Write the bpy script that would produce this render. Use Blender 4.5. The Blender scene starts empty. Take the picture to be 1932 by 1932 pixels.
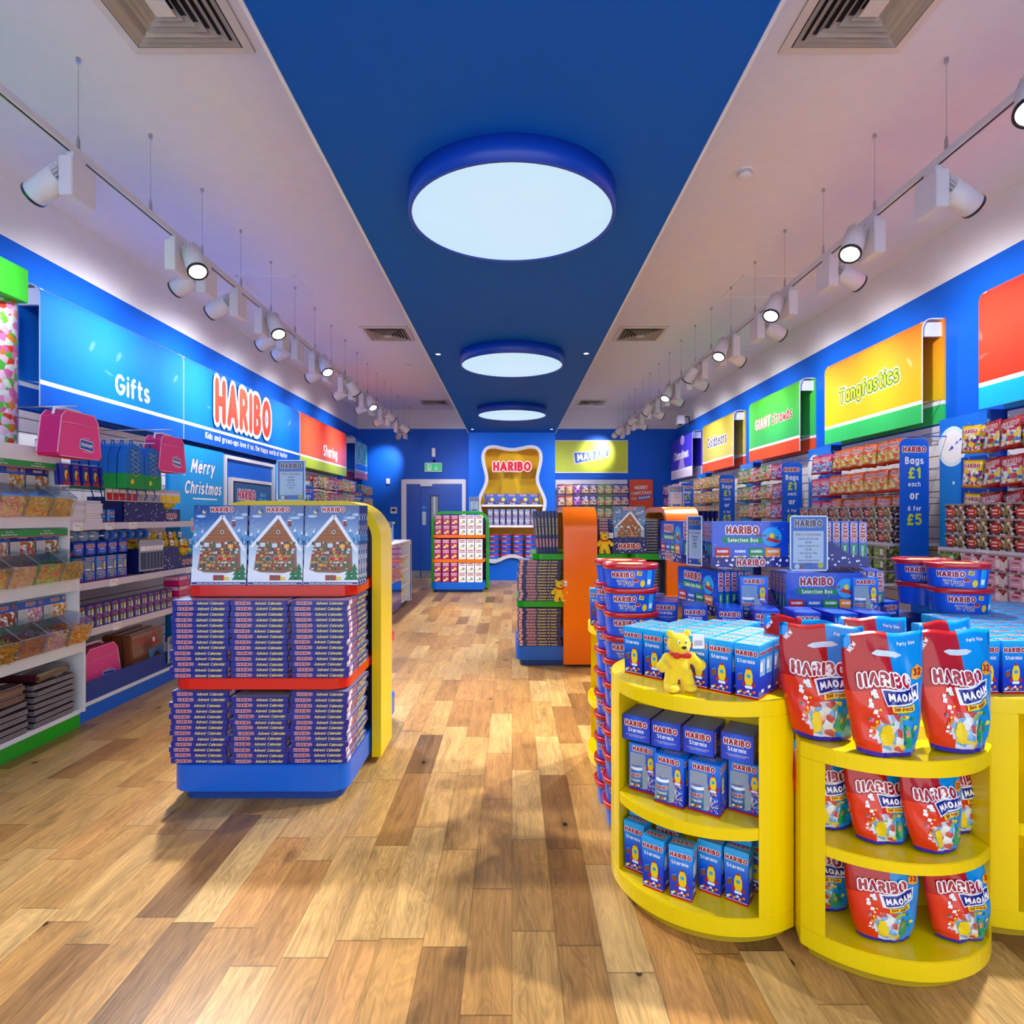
import bpy, bmesh, math, random
from mathutils import Vector, Matrix
random.seed(7)
sc = bpy.context.scene
COL = sc.collection
PI = math.pi
R = math.radians

# ---------------------------------------------------------------- camera, world, exposure
cam_d = bpy.data.cameras.new('camera'); cam = bpy.data.objects.new('camera', cam_d); COL.objects.link(cam)
cam.location = (0, 0, 1.4); cam.rotation_euler = (PI/2, 0, 0)
cam_d.sensor_width = 36; cam_d.lens = 1147/1932*36; cam_d.shift_y = 0.0036; cam_d.clip_start = .05
sc.camera = cam
w = bpy.data.worlds.new('world'); sc.world = w; w.use_nodes = True
w.node_tree.nodes['Background'].inputs[0].default_value = (.80, .88, 1, 1)
w.node_tree.nodes['Background'].inputs[1].default_value = 1.7
sc.view_settings.view_transform = 'Standard'; sc.view_settings.look = 'None'
sc.view_settings.gamma = 1; sc.view_settings.use_curve_mapping = False
sc.view_settings.exposure = 0.42
LAMP_W, SPOT_OUT, SPOT_IN, DOWN = .72, 68, 310, 20

# ---------------------------------------------------------------- helpers
def S(h):
    h = h.lstrip('#'); out = []
    for i in (0, 2, 4):
        c = int(h[i:i+2], 16)/255
        out.append(c/12.92 if c <= .04045 else ((c+.055)/1.055)**2.4)
    return (*out, 1)
MATS = {}
def M(name, hx='#888888', rough=.5, metal=0, emit=0, coat=0, trans=0, spec=.5, var=.04):
    """principled material with a faint procedural mottling"""
    if name in MATS: return MATS[name]
    m = bpy.data.materials.new(name); m.use_nodes = True; nt = m.node_tree
    b = nt.nodes['Principled BSDF']; c = S(hx)
    b.inputs['Base Color'].default_value = c
    b.inputs['Roughness'].default_value = rough; b.inputs['Metallic'].default_value = metal
    b.inputs['Coat Weight'].default_value = coat; b.inputs['Coat Roughness'].default_value = .08
    b.inputs['Specular IOR Level'].default_value = spec
    if trans: b.inputs['Transmission Weight'].default_value = trans
    if emit:
        b.inputs['Base Color'].default_value = (.02, .02, .02, 1)
        b.inputs['Emission Color'].default_value = c; b.inputs['Emission Strength'].default_value = emit
    elif var:
        tc = nt.nodes.new('ShaderNodeTexCoord'); n = nt.nodes.new('ShaderNodeTexNoise'); n.inputs['Scale'].default_value = 9
        mr = nt.nodes.new('ShaderNodeMapRange'); mr.inputs['To Min'].default_value = 1-var; mr.inputs['To Max'].default_value = 1+var
        mx = nt.nodes.new('ShaderNodeMix'); mx.data_type = 'RGBA'; mx.blend_type = 'MULTIPLY'; mx.inputs[0].default_value = 1
        mx.inputs[6].default_value = c
        nt.links.new(tc.outputs['Object'], n.inputs['Vector']); nt.links.new(n.outputs['Fac'], mr.inputs['Value'])
        nt.links.new(mr.outputs[0], mx.inputs[7]); nt.links.new(mx.outputs[2], b.inputs['Base Color'])
    m.diffuse_color = c
    MATS[name] = m; return m
def ramp_mat(name, stops, axis='Z', lo=0, hi=1, rough=.35, coat=.2, space='Object', swirl=0):
    """printed gradient along one object axis"""
    if name in MATS: return MATS[name]
    m = bpy.data.materials.new(name); m.use_nodes = True; nt = m.node_tree; b = nt.nodes['Principled BSDF']
    tc = nt.nodes.new('ShaderNodeTexCoord'); sp = nt.nodes.new('ShaderNodeSeparateXYZ')
    mr = nt.nodes.new('ShaderNodeMapRange'); mr.inputs['From Min'].default_value = lo; mr.inputs['From Max'].default_value = hi
    cr = nt.nodes.new('ShaderNodeValToRGB')
    while len(cr.color_ramp.elements) < len(stops): cr.color_ramp.elements.new(.5)
    for e, (p, h) in zip(cr.color_ramp.elements, stops): e.position = p; e.color = S(h)
    nt.links.new(tc.outputs[space], sp.inputs[0])
    if swirl:
        n = nt.nodes.new('ShaderNodeTexNoise'); n.inputs['Scale'].default_value = swirl
        ad = nt.nodes.new('ShaderNodeMath'); ad.operation = 'MULTIPLY_ADD'; ad.inputs[1].default_value = (hi-lo)*.8
        nt.links.new(tc.outputs[space], n.inputs['Vector']); nt.links.new(n.outputs['Fac'], ad.inputs[0]); nt.links.new(sp.outputs[axis], ad.inputs[2])
        nt.links.new(ad.outputs[0], mr.inputs['Value'])
    else: nt.links.new(sp.outputs[axis], mr.inputs['Value'])
    nt.links.new(mr.outputs[0], cr.inputs[0]); nt.links.new(cr.outputs[0], b.inputs['Base Color'])
    b.inputs['Roughness'].default_value = rough; b.inputs['Coat Weight'].default_value = coat
    MATS[name] = m; return m
def candy(name, pal, scale=60, rough=.2, coat=.6):
    """sweets seen through clear film: coloured cells"""
    if name in MATS: return MATS[name]
    m = bpy.data.materials.new(name); m.use_nodes = True; nt = m.node_tree; b = nt.nodes['Principled BSDF']
    tc = nt.nodes.new('ShaderNodeTexCoord'); v = nt.nodes.new('ShaderNodeTexVoronoi'); v.inputs['Scale'].default_value = scale
    sp = nt.nodes.new('ShaderNodeSeparateColor'); cr = nt.nodes.new('ShaderNodeValToRGB'); cr.color_ramp.interpolation = 'CONSTANT'
    while len(cr.color_ramp.elements) < len(pal): cr.color_ramp.elements.new(.5)
    for i, (e, h) in enumerate(zip(cr.color_ramp.elements, pal)): e.position = i/len(pal); e.color = S(h)
    bp = nt.nodes.new('ShaderNodeBump'); bp.inputs['Strength'].default_value = .5; bp.inputs['Distance'].default_value = .01; bp.invert = True
    nt.links.new(tc.outputs['Object'], v.inputs['Vector']); nt.links.new(v.outputs['Color'], sp.inputs[0])
    nt.links.new(sp.outputs[0], cr.inputs[0]); nt.links.new(cr.outputs[0], b.inputs['Base Color'])
    nt.links.new(v.outputs['Distance'], bp.inputs['Height']); nt.links.new(bp.outputs[0], b.inputs['Normal'])
    b.inputs['Roughness'].default_value = rough; b.inputs['Coat Weight'].default_value = coat
    MATS[name] = m; return m
def clear(name='clear acrylic', tint='#e9f0f4', fac=.14):
    if name in MATS: return MATS[name]
    m = bpy.data.materials.new(name); m.use_nodes = True; nt = m.node_tree
    for n in list(nt.nodes): nt.nodes.remove(n)
    o = nt.nodes.new('ShaderNodeOutputMaterial'); t = nt.nodes.new('ShaderNodeBsdfTransparent'); g = nt.nodes.new('ShaderNodeBsdfGlossy')
    g.inputs['Roughness'].default_value = .06; t.inputs[0].default_value = S(tint)
    lw = nt.nodes.new('ShaderNodeLayerWeight'); lw.inputs[0].default_value = .25
    mx = nt.nodes.new('ShaderNodeMixShader'); ad = nt.nodes.new('ShaderNodeMath'); ad.operation = 'MULTIPLY_ADD'; ad.inputs[1].default_value = .22; ad.inputs[2].default_value = fac*.15
    nt.links.new(lw.outputs['Fresnel'], ad.inputs[0]); nt.links.new(ad.outputs[0], mx.inputs[0])
    nt.links.new(t.outputs[0], mx.inputs[1]); nt.links.new(g.outputs[0], mx.inputs[2]); nt.links.new(mx.outputs[0], o.inputs[0])
    MATS[name] = m; return m

# ---------- lettering: rounded strokes for the logos, the built-in font for the rest
def arc(cx, cy, rx, ry, a0, a1, n):
    return [(cx+rx*math.cos(R(a0+(a1-a0)*i/n)), cy+ry*math.sin(R(a0+(a1-a0)*i/n))) for i in range(n+1)]
GLY = {
 'H': (.52, [[(0, 0), (0, 1)], [(.52, 0), (.52, 1)], [(0, .5), (.52, .5)]]),
 'A': (.62, [[(0, 0), (.31, 1), (.62, 0)], [(.12, .3), (.5, .3)]]),
 'R': (.46, [[(0, 0), (0, 1)], [(0, 1)]+arc(.2, .74, .24, .26, 90, -90, 5)+[(0, .48)], [(.2, .48), (.46, 0)]]),
 'I': (0, [[(0, 0), (0, 1)]]),
 'B': (.46, [[(0, 0), (0, 1)], [(0, 1)]+arc(.18, .77, .22, .23, 90, -90, 5)+[(0, .54)], [(0, .54)]+arc(.2, .27, .25, .27, 90, -90, 5)+[(0, 0)]]),
 'O': (.64, [arc(.32, .5, .32, .48, 0, 360, 12)]),
 'M': (.76, [[(0, 0), (.08, 1), (.38, .3), (.68, 1), (.76, 0)]]),
 ' ': (.2, []),
}
_G = {}
def logo_geo(s, r, tight=.40):
    """capsule strokes -> (verts, faces, width) for cap height 1"""
    k = (s, r)
    if k in _G: return _G[k]
    V, F = [], []; x = .16
    for ch in s:
        wd, st = GLY[ch]
        for pl in st:
            for (ax, ay), (bx, by) in zip(pl, pl[1:]):
                a = math.atan2(by-ay, bx-ax); i0 = len(V)
                for j in range(5): t = a+PI/2+PI*j/4; V.append((x+ax+r*math.cos(t), ay+r*math.sin(t)))
                for j in range(5): t = a-PI/2+PI*j/4; V.append((x+bx+r*math.cos(t), by+r*math.sin(t)))
                F.append(tuple(range(i0, i0+10)))
        x += wd+tight
    wd = x-tight+.16
    V = [(a-wd/2, b-.5) for a, b in V]
    _G[k] = (V, F, wd); return _G[k]
def _rounds():
    A = arc; g = {}
    def d(ch, wd, *pl): g[ch] = (wd, [list(p) for p in pl])
    d('A', .62, [(0, 0), (.31, 1), (.62, 0)], [(.12, .3), (.5, .3)]); d('B', *GLY['B'][:1], *GLY['B'][1]); d('C', .62, A(.36, .5, .36, .5, 45, 315, 8))
    d('D', .56, [(0, 0), (0, 1)]+A(.12, .5, .44, .5, 90, -90, 6)+[(0, 0)]); d('E', .44, [(.44, 1), (0, 1), (0, 0), (.44, 0)], [(0, .5), (.38, .5)]); d('F', .42, [(.42, 1), (0, 1), (0, 0)], [(0, .5), (.36, .5)])
    d('G', .7, A(.36, .5, .36, .5, 45, 335, 8)+[(.7, .45), (.42, .45)]); d('H', *GLY['H'][:1], *GLY['H'][1]); d('I', 0, [(0, 0), (0, 1)]); d('J', .4, [(.4, 1), (.4, .25)]+A(.2, .25, .2, .25, 0, -170, 4))
    d('K', .5, [(0, 0), (0, 1)], [(.48, 1), (0, .42)], [(.16, .58), (.5, 0)]); d('L', .42, [(0, 1), (0, 0), (.42, 0)]); d('M', *GLY['M'][:1], *GLY['M'][1]); d('N', .55, [(0, 0), (0, 1), (.55, 0), (.55, 1)]); d('O', *GLY['O'][:1], *GLY['O'][1])
    d('P', .44, [(0, 0), (0, 1)], [(0, 1)]+A(.18, .73, .26, .27, 90, -90, 5)+[(0, .46)]); d('R', *GLY['R'][:1], *GLY['R'][1]); S_ = lambda x, y, w_, h_: A(x+w_/2, y+h_*.74, w_*.48, h_*.26, 50, 270, 5)+A(x+w_/2, y+h_*.24, w_*.5, h_*.24, 90, -140, 5)
    d('S', .52, S_(0, 0, .52, 1)); d('T', .6, [(0, 1), (.6, 1)], [(.3, 1), (.3, 0)]); d('U', .54, [(0, 1), (0, .3)]+A(.27, .3, .27, .3, 180, 360, 5)+[(.54, 1)]); d('V', .6, [(0, 1), (.3, 0), (.6, 1)]); d('W', .9, [(0, 1), (.22, 0), (.45, .8), (.68, 0), (.9, 1)])
    d('X', .55, [(0, 0), (.55, 1)], [(0, 1), (.55, 0)]); d('Y', .56, [(0, 1), (.28, .48), (.56, 1)], [(.28, .48), (.28, 0)]); d('Z', .5, [(0, 1), (.5, 1), (0, 0), (.5, 0)])
    o = A(.23, .35, .23, .35, 0, 360, 9)
    d('a', .46, o, [(.46, .7), (.46, 0)]); d('b', .46, o, [(0, 1), (0, 0)]); d('c', .42, A(.24, .35, .24, .35, 50, 310, 7)); d('d', .46, o, [(.46, 1), (.46, 0)]); d('e', .46, [(0, .37), (.46, .37)]+A(.23, .35, .23, .35, 5, 310, 8)[1:])
    d('f', .3, [(.1, 0), (.1, .8)]+A(.26, .8, .16, .2, 180, 80, 3), [(0, .66), (.3, .66)]); d('g', .46, o, [(.46, .7), (.46, -.08)]+A(.24, -.08, .22, .2, 0, -150, 4)); hump = lambda x, w_: [(x, .35)]+A(x+w_/2, .45, w_/2, .25, 180, 0, 5)+[(x+w_, 0)]
    d('h', .42, [(0, 1), (0, 0)], hump(0, .42)); d('i', 0, [(0, .7), (0, 0)], [(0, 1), (0, 1.001)]); d('j', .1, [(.1, .7), (.1, -.1), (0, -.25)], [(.1, 1), (.1, 1.001)]); d('k', .4, [(0, 1), (0, 0)], [(.38, .68), (0, .28)], [(.14, .42), (.4, 0)]); d('l', 0, [(0, 1), (0, 0)])
    d('m', .72, [(0, .7), (0, 0)], hump(0, .36), hump(.36, .36)); d('n', .42, [(0, .7), (0, 0)], hump(0, .42)); d('o', .46, o); d('p', .46, o, [(0, .7), (0, -.28)]); d('q', .46, o, [(.46, .7), (.46, -.28)]); d('r', .28, [(0, .7), (0, 0)], [(0, .35)]+A(.2, .45, .2, .25, 180, 65, 3))
    d('s', .38, S_(0, 0, .38, .7)); d('t', .3, [(.1, .95), (.1, .2)]+A(.24, .17, .14, .17, 180, 290, 3), [(0, .68), (.3, .68)]); d('u', .42, [(0, .7), (0, .24)]+A(.21, .24, .21, .24, 180, 360, 5)+[(.42, .7)], [(.42, .5), (.42, 0)]); d('v', .44, [(0, .7), (.22, 0), (.44, .7)])
    d('w', .7, [(0, .7), (.18, 0), (.35, .55), (.52, 0), (.7, .7)]); d('x', .42, [(0, 0), (.42, .7)], [(0, .7), (.42, 0)]); d('y', .44, [(0, .7), (.23, .05)], [(.44, .7), (.12, -.28)]); d('z', .4, [(0, .7), (.4, .7), (0, 0), (.4, 0)])
    d('0', .52, A(.26, .5, .26, .5, 0, 360, 10)); d('1', .2, [(0, .78), (.2, 1), (.2, 0)]); d('2', .5, A(.25, .73, .25, .27, 160, -25, 5)+[(0, 0), (.5, 0)]); d('3', .5, A(.24, .76, .22, .24, 140, -80, 5), A(.24, .27, .26, .27, 80, -140, 6)); d('4', .55, [(.4, 0), (.4, 1), (0, .3), (.55, .3)])
    d('5', .5, [(.45, 1), (.06, 1), (.03, .58)]+A(.22, .32, .27, .32, 100, -140, 6)); d('6', .52, A(.26, .3, .26, .3, 0, 360, 9), [(.42, 1), (.14, .66), (.01, .35)]); d('7', .48, [(0, 1), (.48, 1), (.15, 0)]); d('8', .5, A(.25, .75, .22, .24, 0, 360, 8), A(.25, .27, .25, .27, 0, 360, 8)); d('9', .5, A(.25, .7, .25, .3, 0, 360, 9), [(.5, .7), (.4, .3), (.15, 0)])
    d('£', .5, A(.32, .76, .18, .24, 20, 180, 4)+[(.14, .12), (0, 0), (.5, 0)], [(0, .48), (.36, .48)]); d('&', .55, [(.55, 0), (.14, .68)]+A(.27, .82, .15, .18, 200, -30, 5)+[(.06, .34)]+A(.22, .22, .2, .22, 150, 300, 4)+[(.5, .45)])
    d('.', 0, [(0, 0), (0, .001)]); d(',', 0, [(0, .02), (-.06, -.15)]); d('!', 0, [(0, 1), (0, .35)], [(0, 0), (0, .001)]); d("'", 0, [(0, 1), (0, .8)]); d('-', .25, [(0, .38), (.25, .38)]); d(' ', .16)
    return g
RG = _rounds()
def font_geo(s, r=.08, shear=0, sp=None):
    """rounded sans lettering from strokes -> (verts, faces, width), cap height 1"""
    k = (s, round(r, 3), shear, sp)
    if k in _G: return _G[k]
    sp = r if sp is None else sp; V, F = [], []; nc = 3 if len(s) > 12 else 4; lines = s.split('\n'); n = len(lines)
    for li, ln in enumerate(lines):
        x = 0; V0 = len(V)
        for ch in ln:
            wd, st = RG.get(ch, RG['-'])
            for pl in st:
                for (ax, ay), (bx, by) in zip(pl, pl[1:]):
                    a = math.atan2(by-ay, bx-ax); i0 = len(V)
                    for j in range(nc): t = a+PI/2+PI*j/(nc-1); V.append((x+ax+r*math.cos(t), ay+r*math.sin(t)))
                    for j in range(nc): t = a-PI/2+PI*j/(nc-1); V.append((x+bx+r*math.cos(t), by+r*math.sin(t)))
                    F.append(tuple(range(i0, i0+2*nc)))
            x += wd+2*sp+.13
        x -= 2*sp+.13
        for i in range(V0, len(V)): a, b = V[i]; V[i] = (a-x/2+shear*b, b-.5-(li-(n-1)/2)*1.45)
    wd = (max(v[0] for v in V)-min(v[0] for v in V)) if V else 1
    _G[k] = (V, F, wd); return _G[k]

class MB:
    """mesh builder: collects faces with materials, becomes ONE mesh"""
    def __init__(s): s.v = []; s.f = []; s.mi = []; s.sm = []; s.mats = []
    def mat(s, m):
        if m not in s.mats: s.mats.append(m)
        return s.mats.index(m)
    def add(s, V, F, m, smooth=False, T=None):
        o = len(s.v); k = s.mat(m)
        s.v += [tuple(T @ Vector(p)) for p in V] if T else [tuple(p) for p in V]
        for f in F: s.f.append(tuple(o+i for i in f)); s.mi.append(k); s.sm.append(smooth)
        return s
    def box(s, x0, x1, y0, y1, z0, z1, m, T=None):
        V = [(x0,y0,z0),(x1,y0,z0),(x1,y1,z0),(x0,y1,z0),(x0,y0,z1),(x1,y0,z1),(x1,y1,z1),(x0,y1,z1)]
        return s.add(V, [(0,3,2,1),(4,5,6,7),(0,1,5,4),(1,2,6,5),(2,3,7,6),(3,0,4,7)], m, T=T)
    def frus(s, w0, d0, w1, d1, z0, z1, m, T=None):
        V = [(-w0,-d0,z0),(w0,-d0,z0),(w0,d0,z0),(-w0,d0,z0),(-w1,-d1,z1),(w1,-d1,z1),(w1,d1,z1),(-w1,d1,z1)]
        return s.add(V, [(0,3,2,1),(4,5,6,7),(0,1,5,4),(1,2,6,5),(2,3,7,6),(3,0,4,7)], m, T=T)
    def prism(s, P, z0, z1, m, smooth=False, T=None, mside=None):
        n = len(P); V = [(x, y, z0) for x, y in P]+[(x, y, z1) for x, y in P]
        s.add(V, [tuple(range(n-1, -1, -1)), tuple(range(n, 2*n))], m, T=T)
        return s.add(V, [(i, (i+1) % n, n+(i+1) % n, n+i) for i in range(n)], mside or m, smooth, T=T)
    def lathe(s, prof, m, n=24, T=None, sx=1, sy=1, smooth=True, cap=True):
        V = []; F = []
        for r, z in prof:
            for i in range(n): a = 2*PI*i/n; V.append((r*sx*math.cos(a), r*sy*math.sin(a), z))
        for j in range(len(prof)-1):
            for i in range(n): F.append((j*n+i, j*n+(i+1) % n, (j+1)*n+(i+1) % n, (j+1)*n+i))
        s.add(V, F, m, smooth, T)
        if cap:
            if prof[0][0] > 1e-6: s.add(V[:n], [tuple(range(n-1, -1, -1))], m, T=T)
            if prof[-1][0] > 1e-6: s.add(V[-n:], [tuple(range(n))], m, T=T)
        return s
    def cyl(s, r, z0, z1, m, n=20, T=None, sx=1, sy=1): return s.lathe([(r, z0), (r, z1)], m, n, T, sx, sy)
    def tube(s, pts, r, m, n=8, closed=False):
        pts = [Vector(p) for p in pts]; N = len(pts); V = []; F = []
        for i, p in enumerate(pts):
            a = pts[(i-1) % N] if (closed or i) else p; b = pts[(i+1) % N] if (closed or i < N-1) else p
            t = (b-a).normalized(); u = t.cross(Vector((0, 0, 1)))
            if u.length < .05: u = t.cross(Vector((0, 1, 0)))
            u.normalize(); q = t.cross(u)
            for j in range(n): V.append(p+(u*math.cos(2*PI*j/n)+q*math.sin(2*PI*j/n))*r)
        for i in range(N if closed else N-1):
            k = (i+1) % N
            for j in range(n): F.append((i*n+j, i*n+(j+1) % n, k*n+(j+1) % n, k*n+j))
        if not closed: F += [tuple(range(n-1, -1, -1)), tuple(range((N-1)*n, N*n))]
        return s.add(V, F, m, True)
    def ell(s, c, r, m, n=10, k=7, T=None):
        V = []; F = []
        for j in range(k+1):
            b = PI*j/k-PI/2
            for i in range(n): a = 2*PI*i/n; V.append((c[0]+r[0]*math.cos(a)*math.cos(b), c[1]+r[1]*math.sin(a)*math.cos(b), c[2]+r[2]*math.sin(b)))
        for j in range(k):
            for i in range(n): F.append((j*n+i, j*n+(i+1) % n, (j+1)*n+(i+1) % n, (j+1)*n+i))
        return s.add(V, F, m, True, T)
    def fn(s, V2, F, fn, off, m): return s.add([fn(a, b, off) for a, b in V2], F, m)
    def poly(s, P, fn, m, off=.0006): return s.fn(P, [tuple(range(len(P)))], fn, off, m)
    def rect(s, x0, x1, y0, y1, fn, m, off=.0006, nx=1):
        P = [(x0+(x1-x0)*i/nx, y) for y in (y0, y1) for i in range(nx+1)]
        return s.fn(P, [(i, i+1, nx+2+i, nx+1+i) for i in range(nx)], fn, off, m)
    def disc(s, x, y, r, fn, m, off=.0006, n=12, ry=None):
        return s.poly([(x+r*math.cos(2*PI*i/n), y+(ry or r)*math.sin(2*PI*i/n)) for i in range(n)], fn, m, off)
    def logo(s, txt, x, y, w, fn, mc=None, mo=None, off=.0012, rot=0, r=.15, ro=.27, h=None):
        V, F, wd = logo_geo(txt, ro); k = w/wd; ky = (h/1.3 if h else k); c, sn = math.cos(rot), math.sin(rot)
        X = lambda G: [(x+(a*k)*c-(b*ky)*sn, y+(a*k)*sn+(b*ky)*c) for a, b in G]
        def lay(V, F, o, m):
            V = X(V)      # every stroke sits a hair above the last, so none are coplanar
            for q, f in enumerate(F): s.fn([V[i] for i in f], [tuple(range(len(f)))], fn, o+(q % 16)*2e-5, m)
            return o+.0005
        if mo: off = lay(V, F, off, mo)
        V, F, _ = logo_geo(txt, r); lay(V, F, off, mc)
        return s
    def text(s, txt, x, y, fn, m, w=None, h=None, off=.0012, bold=.01, rot=0, shear=0, mo=None, ob=.05):
        r = .075+bold; V, F, wd = font_geo(txt, r, shear, r); k = w/wd if w else h
        if w and h: k = min(w/wd, h)
        c, sn = math.cos(rot), math.sin(rot)
        for rr, mm, oo in (((r+ob*1.2, mo, off), (r, m, off+.0006)) if mo else ((r, m, off),)):
            V, F, _ = font_geo(txt, rr, shear, r); V = [(x+k*(a*c-b*sn), y+k*(a*sn+b*c)) for a, b in V]
            for q, f in enumerate(F): s.fn([V[i] for i in f], [tuple(range(len(f)))], fn, oo+(q % 12)*2.5e-5, mm)
        return s
    def strip(s, top, bot, fn, m, off=.001, n=5):
        """printed patch between two polylines, cut fine enough to follow a crumpled surface"""
        k = len(top); return s.fn([(t[0]+(b[0]-t[0])*j/n, t[1]+(b[1]-t[1])*j/n) for j in range(n+1) for t, b in zip(top, bot)], [(j*k+i, (j+1)*k+i, (j+1)*k+i+1, j*k+i+1) for j in range(n) for i in range(k-1)], fn, off, m)
    def mesh(s, name, bevel=0):
        me = bpy.data.meshes.new(name); me.from_pydata(s.v, [], s.f)
        for m in s.mats: me.materials.append(m)
        me.polygons.foreach_set('material_index', s.mi); me.polygons.foreach_set('use_smooth', s.sm)
        me.update()
        if bevel:
            bm = bmesh.new(); bm.from_mesh(me); bmesh.ops.remove_doubles(bm, verts=bm.verts, dist=1e-6)
            ed = [e for e in bm.edges if len(e.link_faces) == 2 and e.calc_face_angle(0) > .6]
            bmesh.ops.bevel(bm, geom=ed, offset=bevel, segments=2, affect='EDGES', clamp_overlap=True)
            bm.to_mesh(me); bm.free()
        return me
    def build(s, name, parent=None, bevel=0, **k):
        return obj(name, s.mesh(name, bevel), parent, **k)

def plane(o, u, v, n=None):
    """print plane: origin, right, up; offset goes along the normal"""
    o, u, v = Vector(o), Vector(u), Vector(v); n = Vector(n) if n else u.cross(v).normalized()
    return lambda a, b, k=0: tuple(o+u*a+v*b+n*k)
def obj(name, me, parent=None, loc=(0, 0, 0), rz=0, rx=0, ry=0, label=None, cat=None, group=None, kind=None, scale=None):
    o = bpy.data.objects.new(name, me); COL.objects.link(o)
    o.location = loc; o.rotation_euler = (rx, ry, rz)
    if scale: o.scale = scale if isinstance(scale, tuple) else (scale,)*3
    if parent: o.parent = parent
    if label: o['label'] = label
    if cat: o['category'] = cat
    if group: o['group'] = group
    if kind: o['kind'] = kind
    return o
def thing(name, label, cat, loc=(0, 0, 0), rz=0, group=None, **k): return obj(name, None, None, loc, rz, label=label, cat=cat, group=group, **k)
def put(proto, loc, rz, label, group=None, rx=0, ry=0, scale=None):
    """one individual copied from a prototype (name, category, mesh or None, [(part name, mesh, label, [sub-parts])])"""
    name, cat, me, kids = proto
    r = obj(name, me, None, loc, rz, rx, ry, label, cat, group, scale=scale)
    def rec(kl, p):
        for k in kl:
            c = obj(k[0], k[1], p, label=k[2] if len(k) > 2 else None)
            if len(k) > 3: rec(k[3], c)
    rec(kids, r)
    return r
ORD = 'zeroth first second third fourth fifth sixth seventh eighth ninth tenth eleventh twelfth thirteenth fourteenth fifteenth sixteenth seventeenth eighteenth'.split()
def clip(P, n, d):
    """keep the part of convex polygon P with p.n <= d"""
    out = []
    for i in range(len(P)):
        a, b = P[i], P[(i+1) % len(P)]; da, db = a[0]*n[0]+a[1]*n[1]-d, b[0]*n[0]+b[1]*n[1]-d
        if da <= 0: out.append(a)
        if (da < 0 < db) or (db < 0 < da):
            t = da/(da-db); out.append((a[0]+(b[0]-a[0])*t, a[1]+(b[1]-a[1])*t))
    return out
def rrect(x0, x1, y0, y1, r, n=5, corners=(1, 1, 1, 1)):
    P = []
    for (cx, cy, a), c in zip(((x1-r, y1-r, 0), (x0+r, y1-r, 90), (x0+r, y0+r, 180), (x1-r, y0+r, 270)), corners):
        if c: P += [(cx+r*math.cos(R(a+90*i/n)), cy+r*math.sin(R(a+90*i/n))) for i in range(n+1)]
        else: P.append((x1 if a in (0, 270) else x0, y1 if a in (0, 90) else y0))
    return P
WL = lambda y: -3.595+.0085*y
WR = lambda y: 3.595+.0085*y
WROT = -.0085

# ---------------------------------------------------------------- colours
white = M('white paint', '#eceaf0', .6); ceilw = M('ceiling paint', '#e4e3ea', .85)
blue = M('blue wall paint', '#0060d6', .5, spec=.3); soffit_blue = M('soffit blue', '#005cc0', .6, spec=.2)
wht = M('print white', '#f6f6fa', .4); red = M('print red', '#c0141f', .35); navy = M('print navy', '#15238c', .35, coat=.3)
yel = M('print yellow', '#f4d61a', .35); lime = M('print lime', '#d3e23a', .4); grn = M('print green', '#0e8f4d', .4)
blk = M('black plastic', '#141416', .35); sky = M('print sky blue', '#28a4e8', .35); mid = M('print mid blue', '#1259c8', .35, coat=.3)
org = M('orange print', '#f08a1c', .4); pnk = M('pink print', '#ee6ba8', .4); brn = M('brown print', '#8a4b22', .5); grey = M('grey print', '#9aa0ac', .5)
ylac = M('yellow lacquer', '#f6d600', .25, coat=.15, var=.02, spec=.35); rlac = M('red lacquer', '#dc2008', .25, coat=.2, spec=.35); olac = M('orange lacquer', '#fb7400', .25, coat=.2, spec=.35)
glac = M('green lacquer', '#12a412', .25, coat=.2, spec=.35); blac = M('blue lacquer', '#0064d4', .3, coat=.15, spec=.35); whl = M('white laminate', '#e8e8ee', .35)
steel = M('brushed steel', '#b9bcc4', .3, metal=1); dark = M('shadow gap black', '#0c1120', .7)
lav = M('shelf lacquer', '#dcdaea', .3, coat=.3); acr = clear()
PAL_MIX = ['#e8402c', '#f7c62c', '#6fbf3a', '#f3efe2', '#e77fb0', '#8b4a2a', '#f08a2c', '#ffffff']

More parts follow.
